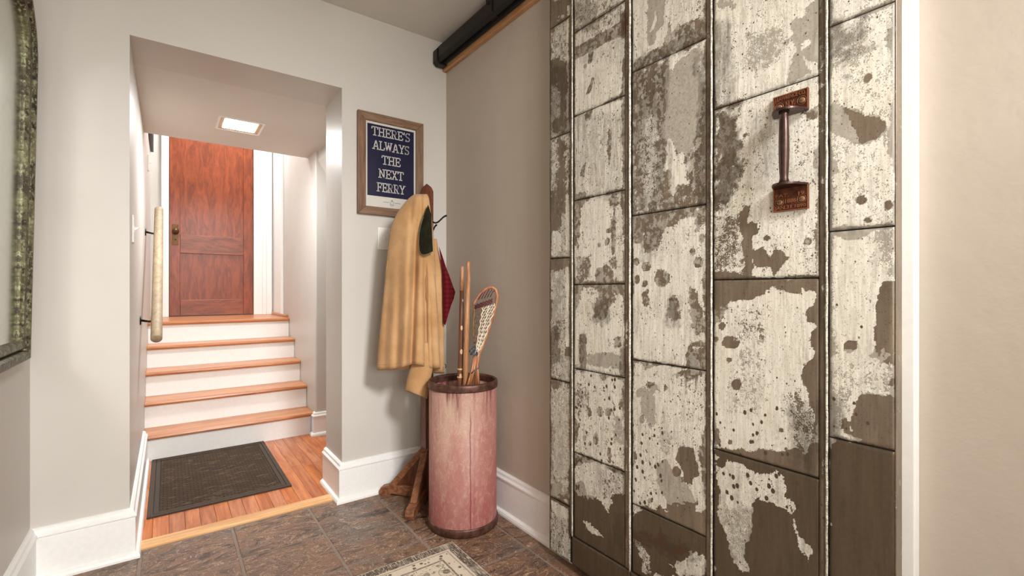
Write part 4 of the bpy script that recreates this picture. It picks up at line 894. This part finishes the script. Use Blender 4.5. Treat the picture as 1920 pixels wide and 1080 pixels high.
# ================================================================== ARCHED MIRROR
mr = thing('arched_mirror', (LX + .02, 1.755, .82), 'arched wall mirror in a weathered green and gilt wooden frame', 'mirror')
def m_gilt():
    n = NT('weathered_green_gilt'); a = n.noise(22, 6, .65, n.map((1, 1, .5))); f = n.noise(120, 5, .7, n.map((1, 1, .6)))
    col = n.mix(n.ramp(a, .4, .62), srgb(62, 50, 32), srgb(112, 108, 76))
    col = n.mix(n.ramp(f, .5, .62), col, srgb(148, 150, 118)); col = n.mix(n.ramp(n.noise(50, 5, .7), .52, .6), col, srgb(44, 32, 22))
    n.bump(n.math('ADD', a, f), .002, .8); return n.fin(col, .45, .25, .5)
M['gilt'] = m_gilt()
my1 = 2.205; mhw = .45; myc = my1 - mhw; mz0 = .828; mzs = 1.80; mrz = .30
def outline(inset, n=26):
    a = mhw - inset; p = [(myc + a, mz0 + inset), (myc + a, mzs)]
    p += [(myc + a * math.cos(t), mzs + (mrz - inset) * math.sin(t)) for t in np.linspace(0, math.pi, n)[1:-1]]
    p += [(myc - a, mzs), (myc - a, mz0 + inset)]
    return p
def lean(x, z): return LX + x + .018 * (z - mz0)
def mring(prof): return [[(lean(x, z), y, z) for y, z in outline(i)] for i, x in prof]
mb = MB(); prof = [(0, .002), (0, .026), (.008, .036), (.030, .038), (.036, .030), (.036, .010)]
kid(mb.loft(mring(prof), cap=False).build('outer_frame', M['gilt'], None, False), mr)
kid(MB().loft(mring([(.0355, .011), (.042, .010)]), cap=False).build('dark_channel', M['black']), mr)
kid(MB().loft(mring([(.041, .008), (.041, .024), (.047, .029), (.064, .027), (.070, .018), (.070, .008)]), cap=False).build('inner_frame', M['gilt']), mr)
def m_mirror():
    n = NT('old_mirror_glass'); f = n.noise(30, 5, .7)
    return n.fin(n.mix(n.ramp(f, .6, .8), srgb(188, 191, 180), srgb(170, 172, 158)), n.ramp(f, .4, .8, .14, .2), 1.0)
g = outline(.068); mb = MB(); mb.add([(lean(.012, z), y, z) for y, z in g] + [(lean(.008, z), y, z) for y, z in g], [tuple(range(len(g))), tuple(range(2 * len(g) - 1, len(g) - 1, -1))] + [(i, (i + 1) % len(g), len(g) + (i + 1) % len(g), len(g) + i) for i in range(len(g))])
kid(mb.build('mirror_glass', m_mirror()), mr)

# ================================================================== COAT RACK
rk = thing('coat_rack', (1.07, 2.19, 0), 'dark wooden post coat rack with black iron hooks in the corner', 'coat rack')
R4 = math.radians(45)
def rot45(x, y, a): return x * math.cos(a) - y * math.sin(a), x * math.sin(a) + y * math.cos(a)
pa = math.radians(10)
def sq(h, z): return [(*rot45(sx * h, sy * h, pa), z) for sx, sy in ((-1, -1), (1, -1), (1, 1), (-1, 1))]
mb = MB().loft([sq(.024, .03), sq(.024, 1.565), sq(.018, 1.585), sq(.001, 1.605)])
mb.build('post', M['rackwood'], rk, False, .0015, 1)
for k in range(4):
    a = math.radians(45 + 90 * k)
    L = .245
    def pt(r, s_, z): x_, y_ = rot45(r, s_, a); return (x_, y_, z)
    # foot beam with a rounded, dropped toe
    prof = [(.02, .0), (L - .06, .014), (L - .055, 0), (L, 0), (L + .006, .02), (L - .004, .042), (L - .05, .056), (.02, .062)]
    MB().prism([pt(r, -.021, z) for r, z in prof], Vector(pt(0, .042, 0)) - Vector((0, 0, 0))).build('foot', M['footwood'], rk, False, .003, 2)
    prof = [(.022, .262), (.022, .215), (L - .085, .055), (L - .045, .056)]
    MB().prism([pt(r, -.016, z) for r, z in prof], Vector(pt(0, .032, 0))).build('brace', M['footwood'], rk, False, .002, 1)
    MB().prism([pt(r, -.005, z) for r, z in [(.02, .06), (.02, .22), (L - .08, .056)]], Vector(pt(0, .010, 0))).build('web', M['rackwood'], rk)
e1 = Vector((C_, -S_, 0)); e2 = Vector((S_, C_, 0)); ez_ = Vector((0, 0, 1)); c0_ = Vector((1.07, 2.19, 0))
def rkpt(r, f, z): return e1 * float(r) + e2 * float(f) + ez_ * float(z)
for (dr_, z0_, ln) in ((1, 1.412, .085), (.55, 1.372, .055), (-1, 1.42, .07), (-.0, 1.488, .115)):
    df = -math.sqrt(max(0, 1 - dr_ * dr_)) * (-1 if abs(dr_ - .55) < .01 else 1)
    p = []
    for t in np.linspace(0, 1, 14):
        p.append(rkpt(dr_ * (.018 + ln * t), df * (.018 + ln * t), z0_ + .010 * math.sin(t * 2 * math.pi * .95 + 2.6) + .022 * t * t))
    MB().tube(p, [.0042] * 12 + [.0048, .0052], 8).build('hook', M['blackiron'], rk, True)

# ================================================================== COAT
def m_canvas(name, a, b_, rough=.85):
    n = NT(name); big = n.noise(7, 5, .6); wv = n.noise(700, 2)
    col = n.mix(n.ramp(big, .35, .68), a, b_)
    worn = n.noise(26, 5, .65); col = n.mix(n.math('MULTIPLY', n.ramp(worn, .56, .72), .2), col, srgb(200, 162, 114))
    n.bump(wv, .0008, .25); m = n.fin(col, rough, 0, .15)
    n.b.inputs['Sheen Weight'].default_value = .15; return m
M['canvas'] = m_canvas('tan_canvas', srgb(176, 134, 90), srgb(198, 158, 114))
M['collar'] = m_canvas('dark_green_corduroy', srgb(34, 34, 22), srgb(46, 48, 32), .95)
M['corduroy'] = M['collar']
def m_collar():
    n = NT('green_corduroy'); k = n.wave(260, None, 1.5, 1, 'X'); big = n.noise(20, 3)
    n.bump(k, .0008, .6); return n.fin(n.mix(n.ramp(big, .3, .7), srgb(24, 23, 15), srgb(42, 42, 28)), .95, 0, .1)
M['collar'] = m_collar()
def m_flannel():
    n = NT('red_plaid_flannel'); a = n.wave(14, None, .2, 1, 'Z'); c = n.wave(14, None, .2, 1, 'X')
    col = n.mix(n.ramp(a, .55, .6, 0, .5), srgb(104, 22, 28), srgb(54, 14, 20)); col = n.mix(n.ramp(c, .55, .6, 0, .5), col, srgb(50, 12, 22))
    return n.fin(col, .95, 0, .1)
M['flannel'] = m_flannel()
M['stitch'] = m_plain('thread', srgb(206, 168, 116), .9)
def atc(x, y, d): return at(x, y, d - .095)
ct = thing('barn_coat', (*at(780, 690, 2.31)[:2], .52), 'tan canvas barn coat with dark green collar hanging on the coat rack', 'coat')
def lerp_rows(rows, y):
    for k in range(len(rows) - 1):
        if rows[k][0] <= y <= rows[k + 1][0]:
            t = (y - rows[k][0]) / (rows[k + 1][0] - rows[k][0]); t = t * t * (3 - 2 * t) if False else t
            return [a + (b_ - a) * t for a, b_ in zip(rows[k], rows[k + 1])]
    return list(rows[-1])
def gs(x, c, s_): return math.exp(-((x - c) / s_) ** 2)
def cloth(name, rows, fold, mat, d_edge, d_back, ny=46, nx=64, hem=None, closed=True, open_bottom=True, thick=.0035, sub=1):
    """hanging cloth: rows = (height row, left, right, forward bulge); fold(x,y) adds depth; builds a hollow garment part"""
    y0, y1 = rows[0][0], rows[-1][0]; rings = []
    for j in range(ny + 1):
        v = j / ny; y = y0 + (y1 - y0) * v; _, xl, xr, bl = lerp_rows(rows, y); ring_ = []
        for i in range(nx + 1):
            t = i / nx; x = xl + (xr - xl) * t
            d = d_edge - bl * (math.sin(math.pi * min(1, max(0, t))) ** .65) + fold(x, y)
            yy = y + (hem(x) * max(0, (v - .8) / .2) if hem else 0)
            ring_.append(atc(x, yy, d))
        if closed:
            for i in range(nx - 1, 0, -2):
                t = i / nx; x = xl + (xr - xl) * t
                d = d_edge + d_back * math.sin(math.pi * t) ** .6 + .35 * fold(x, y) * .5
                yy = y + (hem(x) * .4 * max(0, (v - .8) / .2) if hem else 0)
                ring_.append(atc(x, yy + 2 * v, d))
        rings.append(ring_)
    mb = MB(); mb.loft(rings, cap=False, close=closed)
    if closed: mb.f.append(tuple(range(len(rings[0])))[::-1])
    o = mb.build(name, mat, None, True)
    m = o.modifiers.new('thick', 'SOLIDIFY'); m.thickness = thick; m.offset = -1
    return kid(o, ct)
body_rows = [(364, 777, 801, .016), (370, 768, 804, .030), (382, 757, 806, .042), (400, 744, 808, .052), (424, 733, 811, .058), (440, 730, 813, .060), (470, 727, 815, .062), (510, 723, 817, .066), (560, 718, 818, .070), (620, 712, 818, .076), (660, 708, 818, .080), (692, 706, 817, .082)]
def bfold(x, y):
    k = min(1, max(0, (y - 385) / 120)); k2 = min(1, max(0, (y - 470) / 140))
    c1 = 781 - (y - 400) * .036; c2 = 752 - (y - 420) * .03; c3 = 797 + (y - 480) * .012
    f = .044 * k * gs(x, c1, 6.0) - .012 * k * gs(x, c1 - 15, 9)
    f += .020 * k2 * gs(x, c2, 8) + .016 * k2 * gs(x, 731 - (y - 500) * .05, 8)
    f += .032 * min(1, max(0, (y - 470) / 60)) * gs(x, c3, 3.5)
    f += .014 * (1 - k) * gs(x, 789, 4) + .010 * (1 - k) * gs(x, 771, 4)
    f += .0012 * math.sin(x * .21 + y * .043) + .0012 * math.sin(x * .13 - y * .071) + .001 * math.sin(y * .12 + x * .06)
    return f
def bhem(x): return -9 * gs(x, 778, 26) + 1 * gs(x, 815, 8)
cloth('coat_body', body_rows, bfold, M['canvas'], 2.335, .020, hem=bhem)
# front edge panel right of the collar, down to the drum
fr_rows = [(448, 812, 819, .006), (470, 806, 822, .012), (500, 800, 829, .018), (540, 798, 832, .022), (600, 800, 833, .024), (660, 806, 833.5, .024), (698, 809, 834, .024)]
cloth('front_panel', fr_rows, lambda x, y: .006 * gs(x, 822, 4) + .002 * math.sin(y * .15 + x * .3), M['canvas'], 2.362, .014, ny=30, nx=14)
# second layer fold seen under the collar
in_rows = [(476, 794, 806, .008), (500, 795, 812, .014), (540, 797, 818, .018), (600, 800, 822, .020), (660, 805, 824, .018), (690, 808, 826, .016)]
cloth('placket', in_rows, lambda x, y: 0.002 * math.sin(y * .2), M['canvas'], 2.318, .010, ny=24, nx=10)
# sleeve hanging below the hem, open cuff
def tube_cloth(name, secs, mat, n=28):
    rings = []
    for (cx, cy, d, rx, rd, tilt) in secs:
        rg = []
        for k in range(n):
            t = 2 * math.pi * k / n; wob = 1 + .07 * math.sin(3 * t + cy * .2)
            x = cx + rx * math.cos(t) * wob; yy = cy + tilt * math.cos(t) ; rg.append(atc(x, yy, d - rd * math.sin(t) * wob))
        rings.append(rg)
    o = MB().loft(rings, cap=False).build(name, mat, None, True)
    m = o.modifiers.new('thick', 'SOLIDIFY'); m.thickness = .004; m.offset = -1
    m = o.modifiers.new('sub', 'SUBSURF'); m.levels = 1; m.render_levels = 1
    return kid(o, ct)
tube_cloth('sleeve', [(798, 640, 2.335, 16, .03, 0), (796, 672, 2.328, 19, .034, 3), (791, 690, 2.322, 20, .036, 5), (786, 708, 2.318, 21.5, .038, 6), (782, 726, 2.316, 21.5, .038, 7), (781, 741, 2.316, 21, .038, 8)], M['canvas'])
tube_cloth('cuff_lining', [(787, 706, 2.318, 19.5, .034, 6), (783, 724, 2.316, 19.5, .034, 7), (781.5, 738, 2.316, 19, .034, 8)], M['collar'])
# collar
cp = [(802.5, 384), (805, 390), (808.5, 402), (810, 430), (811, 455), (812, 471), (803, 476), (795, 478), (789, 476), (786, 469), (785, 455), (786, 438), (789, 422), (794, 406)]
def slab(name, pts, dfun, th, mat, n=1, bev=.0015):
    f = [atc(x, y, dfun(x, y)) for x, y in pts]; bk = [atc(x, y, dfun(x, y) + th) for x, y in pts]; m = len(pts)
    cx = sum(p[0] for p in pts) / m; cy = sum(p[1] for p in pts) / m
    mb = MB(); v = f + bk + [atc(cx, cy, dfun(cx, cy) - .006), atc(cx, cy, dfun(cx, cy) + th)]
    fs = [(i, (i + 1) % m, 2 * m) for i in range(m)] + [((i + 1) % m + m, i + m, 2 * m + 1) for i in range(m)] + [((i + 1) % m, i, m + i, m + (i + 1) % m) for i in range(m)]
    mb.add(v, fs); return kid(mb.build(name, mat, None, False), ct)
clr = slab('collar', cp, lambda x, y: 2.262 + .0010 * abs(x - 796) + .00012 * (470 - y), .012, M['collar'])
edge_pts = [atc(x, y, 2.258 + .0010 * abs(x - 796) + .00012 * (470 - y)) for x, y in cp[5:]]
sub(MB().tube(edge_pts, .0014, 6).build('collar_piping', m_plain('piping', srgb(110, 108, 82), .9), None, True), clr)
# red plaid lining at the right side
lp_ = [(823, 462), (829, 478), (836, 500), (843, 518), (850, 538), (853.5, 547), (851, 560), (846, 572), (840, 592), (835, 610), (831, 606), (830, 560), (829, 510)]
slab('flannel_lining', lp_, lambda x, y: 2.345 - .0004 * (y - 460) * .2, .014, M['flannel'])
# seams and hem stitching
def seam(name, pts, off=.0045, rad=.0009):
    q = []
    for x, y in pts:
        _, xl, xr, bl = lerp_rows(body_rows, min(y, 692)); t = (x - xl) / (xr - xl); t = min(1, max(0, t))
        q.append(atc(x, y, 2.335 - bl * (math.sin(math.pi * t) ** .65) + bfold(x, y) - .0012))
    return kid(MB().tube(q, rad, 5).build(name, M['stitch'], None, True), ct)
seam('hem_stitching', [(x, 683 + bhem(x) * .93) for x in np.linspace(709, 815, 40)])
seam('pocket_seam', [(727, 488), (724, 510), (722.5, 514), (727, 516)])
seam('shoulder_seam', [(782, 371), (785, 385), (784, 400), (783, 415)])
kid(MB().tube([atc(834.5, 683, 2.322), atc(836.5, 686, 2.318), atc(835, 690, 2.318)], .0022, 6).build('snap', M['brass'], None, True), ct)

# ================================================================== DRUM
dc = (1.093, 1.865)
dm = thing('fibre_drum', (dc[0], dc[1], 0), 'tall worn pink-red fibre drum with rusty metal rims', 'drum')
def m_drum():
    n = NT('worn_red_fibreboard')
    z = n.xyz()[2]
    fib = n.noise(60, 5, .65, n.map((1, 1, .55), (0, .5, 0)), .6); mot = n.noise(7, 5, .6, n.map((1, 1, .45))); fine = n.noise(170, 3, .6)
    drip = n.noise(26, 4, .6, n.map((1, 1, .08)))
    zz = n.math('ADD', z, n.math('MULTIPLY', n.math('SUBTRACT', mot, .5), .7))
    base = n.mix(n.ramp(zz, .10, .50), srgb(160, 104, 98), srgb(184, 152, 134))
    base = n.mix(n.math('MULTIPLY', n.ramp(n.noise(13, 4, .6, n.map((1, 1, .3))), .5, .7), .5), base, srgb(158, 84, 84))
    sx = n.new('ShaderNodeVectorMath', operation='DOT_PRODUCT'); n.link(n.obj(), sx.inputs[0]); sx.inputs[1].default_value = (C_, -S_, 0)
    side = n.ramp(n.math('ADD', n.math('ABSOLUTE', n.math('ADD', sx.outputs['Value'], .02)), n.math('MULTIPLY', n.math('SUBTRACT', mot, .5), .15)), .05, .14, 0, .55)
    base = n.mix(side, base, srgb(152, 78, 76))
    base = n.mix(n.math('MULTIPLY', n.ramp(fib, .5, .66), .3), base, srgb(208, 178, 160))
    base = n.mix(n.math('MULTIPLY', n.ramp(fine, .52, .7), .3), base, srgb(128, 70, 66))
    topd = n.math('MULTIPLY', n.ramp(n.math('ADD', z, n.math('MULTIPLY', n.math('SUBTRACT', drip, .5), .5)), .52, .66), n.ramp(drip, .48, .6))
    base = n.mix(n.math('MULTIPLY', topd, .85), base, srgb(92, 26, 34))
    # one long dark run down the front
    run = n.new('ShaderNodeVectorMath', operation='DOT_PRODUCT'); n.link(n.obj(), run.inputs[0]); run.inputs[1].default_value = (C_, -S_, 0)
    rx = n.math('ADD', run.outputs['Value'], n.math('MULTIPLY', n.math('SUBTRACT', n.noise(14, 3), .5), .012))
    line = n.math('MULTIPLY', n.ramp(n.math('ABSOLUTE', n.math('SUBTRACT', rx, .047)), .001, .0035, 1, 0), n.ramp(z, .50, .56, 1, 0))
    halo = n.math('MULTIPLY', n.ramp(n.math('ABSOLUTE', n.math('SUBTRACT', rx, .055)), .004, .016, 1, 0), n.ramp(drip, .46, .6))
    base = n.mix(n.math('MULTIPLY', line, .8), base, srgb(112, 26, 42)); base = n.mix(n.math('MULTIPLY', halo, .55), base, srgb(142, 48, 58))
    wh = n.voro(16, None); base = n.mix(n.ramp(wh, .02, .028, .9, 0), base, srgb(232, 218, 206))
    n.bump(n.math('ADD', fib, fine), .0015, .4)
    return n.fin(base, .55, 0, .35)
M['drum'] = m_drum()
M['rim'] = None
def m_rim():
    n = NT('rusty_rim_steel'); a = n.noise(34, 6, .65); col = n.mix(n.ramp(a, .35, .65), srgb(70, 44, 36), srgb(112, 78, 66)); n.bump(a, .002, .5); return n.fin(col, .45, .5, .5)
M['rim'] = m_rim()
RD = .1545
shell = MB().lathe([(RD, .03), (RD, .635), (RD - .006, .635), (RD - .006, .03), (RD, .03)], (0, 0, 0), 72).build('shell', M['drum'], dm, True)
shell.data.polygons.foreach_set('use_smooth', [True] * len(shell.data.polygons))
MB().lathe([(RD - .008, .620), (RD + .003, .620), (RD + .0045, .624), (RD + .0045, .642), (RD + .003, .650), (RD - .003, .654), (RD - .009, .650), (RD - .0105, .644), (RD - .008, .639), (RD - .008, .620)], (0, 0, 0), 72).build('top_rim', M['rim'], dm, True)
MB().lathe([(RD - .006, .036), (RD + .004, .036), (RD + .006, .030), (RD + .006, .006), (RD + .003, 0), (RD - .02, 0), (.001, .004), (.001, .010), (RD - .02, .010), (RD - .006, .012), (RD - .006, .036)], (0, 0, 0), 72).build('bottom_rim', M['rim'], dm, True)

# ================================================================== STICKS IN THE DRUM
def stick_pt(x, y, d): return at(x, y, d)
def m_spotted():
    n = NT('dark_peeled_stick'); z = n.xyz()[2]; g = n.noise(30, 5, .6, n.map((1, 1, .12)))
    col = n.mix(n.ramp(g, .35, .65), srgb(70, 40, 28), srgb(118, 74, 50))
    dots = n.voro(34, n.map((1, 1, .55))); col = n.mix(n.ramp(dots, .2, .25, 1, 0), col, srgb(206, 168, 132))
    n.bump(g, .001, .4); return n.fin(col, .45, 0, .4)
ws = thing('walking_stick', stick_pt(858, 905, 2.150), 'dark walking stick with carved pale dots standing in the drum', 'stick', 'sticks in the drum')
def world_kid(o, t): return kid(o, t)
pA = [at(857.0, 905, 2.150), at(862, 716, 2.150), at(864, 660, 2.152), at(865, 600, 2.154), at(866, 545, 2.156), at(866.3, 520, 2.157), at(866.5, 503, 2.158), at(866.5, 499, 2.158)]
world_kid(MB().tube(pA[:5], [.013, .0125, .0115, .0108, .0102], 14).build('shaft', m_spotted(), None, True), ws)
world_kid(MB().tube(pA[4:], [.0112, .0110, .0104, .006], 14).build('grip', m_wood('pale_carved_grip', srgb(128, 84, 54), srgb(184, 138, 100), 8, .5, 'Z', 6), None, True), ws)
for yy in (692, 707):
    c = at(862 + (716 - yy) * .03, yy, 2.150); world_kid(MB().tube([c + Vector((0, 0, -.004)), c + Vector((0, 0, .004))], .0135, 14).build('band', M['stitch'], None, True), ws)
ws2 = thing('walking_stick', stick_pt(869, 905, 2.125), 'plain tan walking stick with a crooked top, tallest in the drum', 'stick', 'sticks in the drum')
pB = [at(868, 905, 2.120), at(873, 716, 2.128), at(874.5, 640, 2.132), at(876.5, 570, 2.136), at(877.5, 545, 2.138), at(878.8, 522, 2.140), at(878.5, 505, 2.141), at(878.2, 494, 2.141), at(878.4, 490, 2.141)]
world_kid(MB().tube(pB, [.0115, .0125, .0115, .0112, .0108, .0104, .0096, .0096, .006], 14).build('shaft', m_wood('tan_peeled_stick', srgb(150, 98, 60), srgb(196, 144, 100), 10, .42, 'Z', 9), None, True), ws2)

# lacrosse stick: bent wooden hoop with a net
lc = thing('lacrosse_stick', at(884, 905, 2.110), 'wooden lacrosse stick with white and maroon netting leaning in the drum', 'lacrosse stick')
M['hickory'] = m_wood('bent_hickory', srgb(150, 92, 58), srgb(190, 132, 92), 10, .4, 'Z', 9)
LD = 2.115
hoop = [(883, 905), (888, 730), (892, 690), (899, 662), (908, 640), (918, 612), (926, 588), (931, 568), (932.5, 553), (929.5, 543), (923, 538.5), (914, 540), (905, 546), (897, 555), (890.5, 566), (887.5, 573)]
hp = [at(x, y, LD + .0002 * (900 - y)) for x, y in hoop]
kid(MB().tube(hp, [.012, .012, .0105, .0085, .008, .008, .008, .008, .008, .0078, .0074, .0072, .007, .0065, .006, .005], 12).build('wooden_hoop', M['hickory'], None, True), lc)
lc['label'] = 'wooden lacrosse stick with white and maroon netting leaning in the drum'
for k, (xa, xb) in enumerate(((879, 893), (897, 893), (875, 890))):
    kid(MB().tube([at(xa, 728, LD - .012 - .004 * k), at((xa + xb) / 2 + 1, 700, LD - .008), at(xb, 668, LD)], [.0062, .0062, .0045], 10).build('splint', M['hickory'], None, True), lc)
M['cordwhite'] = m_plain('white_cord', srgb(226, 212, 190), .85)
M['cordred'] = m_plain('maroon_cord', srgb(92, 40, 42), .85)
M['cordblue'] = m_plain('blue_grey_cord', srgb(84, 96, 116), .85)
M['cordtan'] = m_plain('tan_gut_cord', srgb(150, 112, 76), .8)
# left guard cord and right rail, parametrised along the head
gl = [(889, 652), (887, 630), (887, 605), (888.5, 585), (888, 573)]
def along(pts, t):
    n = len(pts) - 1; k = min(n - 1, int(t * n)); f = t * n - k
    return (pts[k][0] + (pts[k + 1][0] - pts[k][0]) * f, pts[k][1] + (pts[k + 1][1] - pts[k][1]) * f)
rl = [(898, 664), (908, 640), (918, 612), (926, 588), (931, 568), (932, 556)]
def head(t, s_, bow=0.0):
    a = along(gl, t); b_ = along(rl, t); x = a[0] + (b_[0] - a[0]) * s_; y = a[1] + (b_[1] - a[1]) * s_
    return at(x, y, LD + .06 - .012 - .05 * math.sin(math.pi * s_) * .6 + bow)
def cord(pts, rad, mat, name): return kid(MB().tube(pts, rad, 6).build(name, mat, None, True), lc)
cord([head(t, .02 + .012 * math.sin(t * 60)) for t in np.linspace(0, 1, 40)], .0032, M['cordtan'], 'guard_cord')
def net(name, s0, s1, t0, t1, nr, nc, mat, rad):
    mb = MB()
    for r in range(nr):
        p = []
        for q in np.linspace(0, 1, nc * 4 + 1):
            t = t0 + (t1 - t0) * (r + .5 + .42 * math.cos(q * nc * 2 * math.pi + math.pi * r)) / nr; p.append(head(min(1, max(0, t)), s0 + (s1 - s0) * q))
        mb.tube(p, rad, 5)
    return kid(mb.build(name, mat, None, True), lc)
net('white_mesh', .42, .93, .02, .80, 13, 4, M['cordwhite'], .0019)
net('gut_mesh', .05, .50, .10, .85, 8, 2, M['cordtan'], .0017)
net('maroon_lacing', .05, .80, .84, .995, 3, 6, M['cordred'], .0032)
for s_ in (.40, .66, .94):
    cord([head(t, s_ + .03 * math.sin(t * 46)) for t in np.linspace(.0, .80, 48)], .0028, M['cordwhite'], 'net_cord')
for k in range(5):
    x0 = 903 + k * 5.5; cord([at(x0 - 6, 562 - k * 1.2, LD + .055), at(x0 - 1, 553 - k * 1.6, LD + .06), at(x0 + 3, 543 - (k == 4) * -2 + (k == 0) * 4, LD + .07)], .002, M['cordred'], 'leader_cord')
for k in range(6):
    t = k / 5; x = 884 + 12 * t; y = 652 + 6 * math.sin(k * 2.1)
    cord([at(x - 4, y + 8, LD + .035), at(x, y - 2, LD + .022), at(x + 4, y + 6, LD + .034), at(x + 1, y + 14, LD + .03)], .0028, M['cordblue'] if k < 4 else M['cordwhite'], 'knot')
cord([at(884, 700, LD - .016), at(890, 694, LD - .024), at(897, 690, LD - .010)], .0026, M['cordblue'], 'binding')

# ================================================================== DOORMAT
mt = thing('doormat', (.232, 3.20, .0), 'dark brown ribbed doormat at the foot of the stairs', 'doormat')
def m_mat():
    n = NT('brown_ribbed_carpet'); v = n.obj()
    br = n.new('ShaderNodeTexBrick', offset=.5); n.link(n.map((1, 1, 1)), br.inputs['Vector'])
    br.inputs['Scale'].default_value = 15; br.inputs['Mortar Size'].default_value = .03; br.inputs['Mortar Smooth'].default_value = .6; br.inputs['Color1'].default_value = (1, 1, 1, 1); br.inputs['Color2'].default_value = (.85, .85, .85, 1); br.inputs['Mortar'].default_value = (0, 0, 0, 1)
    f = n.noise(420, 3, .7); big = n.noise(5, 4)
    col = n.mix(n.ramp(f, .3, .7), srgb(58, 46, 37), srgb(96, 80, 66)); col = n.mix(n.math('MULTIPLY', n.ramp(big, .4, .7), .3), col, srgb(104, 86, 68))
    bw = n.new('ShaderNodeRGBToBW'); n.link(br.outputs['Color'], bw.inputs[0]); bw = bw.outputs[0]
    col = n.mix(n.ramp(bw, 0, 1, .75, 0), col, srgb(34, 26, 20)); wornm = n.ramp(n.noise(60, 4, .7, n.map((.3, 1, 1))), .56, .64, 0, .55); col = n.mix(wornm, col, srgb(128, 108, 90))
    n.bump(n.math('ADD', n.math('MULTIPLY', bw, 1.0), n.math('MULTIPLY', f, .8)), .004, .9)
    return n.fin(col, .95, 0, .1)
M['mat'] = m_mat()
M['matedge'] = m_plain('brown_carpet_edge', srgb(78, 64, 52), .95, 0, .2, 300)
MB().box(-.310, .310, -.460, .460, .0005, .004).build('rubber_base', m_plain('black_rubber', srgb(36, 32, 28), .7), mt, False, .002, 2)
MB().box(-.262, .262, -.412, .412, .0039, .0095).build('ribbed_field', M['mat'], mt, False, .002, 2)
b = MB()
for a_ in ((-.308, -.288, -.458, .458), (.288, .308, -.458, .458), (-.288, .288, -.458, -.438), (-.288, .288, .438, .458), (-.284, -.266, -.434, .434), (.266, .284, -.434, .434), (-.266, .266, -.434, -.416), (-.266, .266, .416, .434)): b.box(*a_, .0039, .0085)
b.build('border', M['matedge'], mt)

# ================================================================== RUG
rg = thing('woven_rug', (.47, .56, 0), 'flat cream rug with dark faded floral border, its corner by the drum', 'rug')
RX0, RX1, RY0, RY1 = -.02, .961, -.60, 1.728
def m_rug():
    n = NT('cream_rug_with_dark_pattern')
    p = n.xyz(); hx, hy = (RX1 - RX0) / 2, (RY1 - RY0) / 2
    ex = n.math('SUBTRACT', hx, n.math('ABSOLUTE', n.math('SUBTRACT', p[0], (RX0 + RX1) / 2 - .47)))
    ey = n.math('SUBTRACT', hy, n.math('ABSOLUTE', n.math('SUBTRACT', p[1], (RY0 + RY1) / 2 - .56)))
    e = n.math('MINIMUM', ex, ey); jit = n.noise(60, 3); e = n.math('ADD', e, n.math('MULTIPLY', n.math('SUBTRACT', jit, .5), .006))
    weave = n.noise(700, 2); thr = n.noise(160, 4, .7)
    cream = n.mix(n.ramp(weave, .3, .7), srgb(190, 174, 154), srgb(218, 204, 184)); dark = n.mix(n.ramp(thr, .4, .6), srgb(52, 44, 38), srgb(96, 84, 74))
    def band(a, b_): return n.math('MULTIPLY', n.ramp(e, a - .0015, a + .0015), n.ramp(e, b_ - .0015, b_ + .0015, 1, 0))
    hatch = n.math('MAXIMUM', n.ramp(n.noise(240, 3, .6, n.map((1, .12, 1))), .36, .46), n.ramp(n.noise(240, 3, .6, n.map((.12, 1, 1))), .56, .62))
    worn = n.ramp(n.noise(16, 4), .3, .5, .35, 1)
    m = n.math('MULTIPLY', n.math('MULTIPLY', band(.003, .042), hatch), worn)
    for a, b_ in ((.050, .056), (.094, .101)): m = n.math('MAXIMUM', m, n.math('MULTIPLY', band(a, b_), .55 if a < .09 else .9))
    # dotted band
    dots = n.voro(44, n.map((1, 1, 0))); m = n.math('MAXIMUM', m, n.math('MULTIPLY', band(.060, .090), n.ramp(dots, .28, .34, .95, 0)))
    # scrolling vines in the field: ring contours around cell centres plus leaf flecks
    ring_ = n.voro(15, n.map((1, 1, 0))); rr2 = n.math('ADD', ring_, n.math('MULTIPLY', n.math('SUBTRACT', n.noise(40, 3), .5), .10))
    r1 = n.ramp(n.math('ABSOLUTE', n.math('SUBTRACT', rr2, .30)), .030, .05, 1, 0); r2 = n.ramp(rr2, .07, .10, 1, 0)
    leaf = n.ramp(n.noise(46, 3, .5, n.map((1, 1, 0)), 1.4), .56, .59); r3 = n.ramp(n.math('ABSOLUTE', n.math('SUBTRACT', rr2, .52)), .015, .03, .8, 0)
    vine = n.math('MAXIMUM', n.math('MAXIMUM', r1, r2), n.math('MULTIPLY', n.math('MAXIMUM', leaf, r3), .9)); vine = n.math('MULTIPLY', vine, n.ramp(e, .104, .108)); m = n.math('MAXIMUM', m, n.math('MULTIPLY', vine, .85))
    m = n.math('MULTIPLY', m, n.ramp(thr, .34, .5, .35, 1))
    n.bump(n.math('ADD', weave, n.math('MULTIPLY', m, -.4)), .0012, .6)
    return n.fin(n.mix(m, cream, dark), .95, 0, .1)
M['rug'] = m_rug()
MB().box(RX0 - .47, RX1 - .47, RY0 - .56, RY1 - .56, .002, .0075).build('pile', M['rug'], rg, False, .002, 2)
# fringe-like bound ends
mb = MB(); x = RX0
while x < RX1 - .004:
    mb.box(x - .47, x + .004 - .47, RY1 - .56 - .001, RY1 - .56 + random.uniform(.003, .008), .002, .005); x += .0062
o = mb.build('fringe', m_plain('rug_fringe', srgb(150, 132, 112), .95), rg)
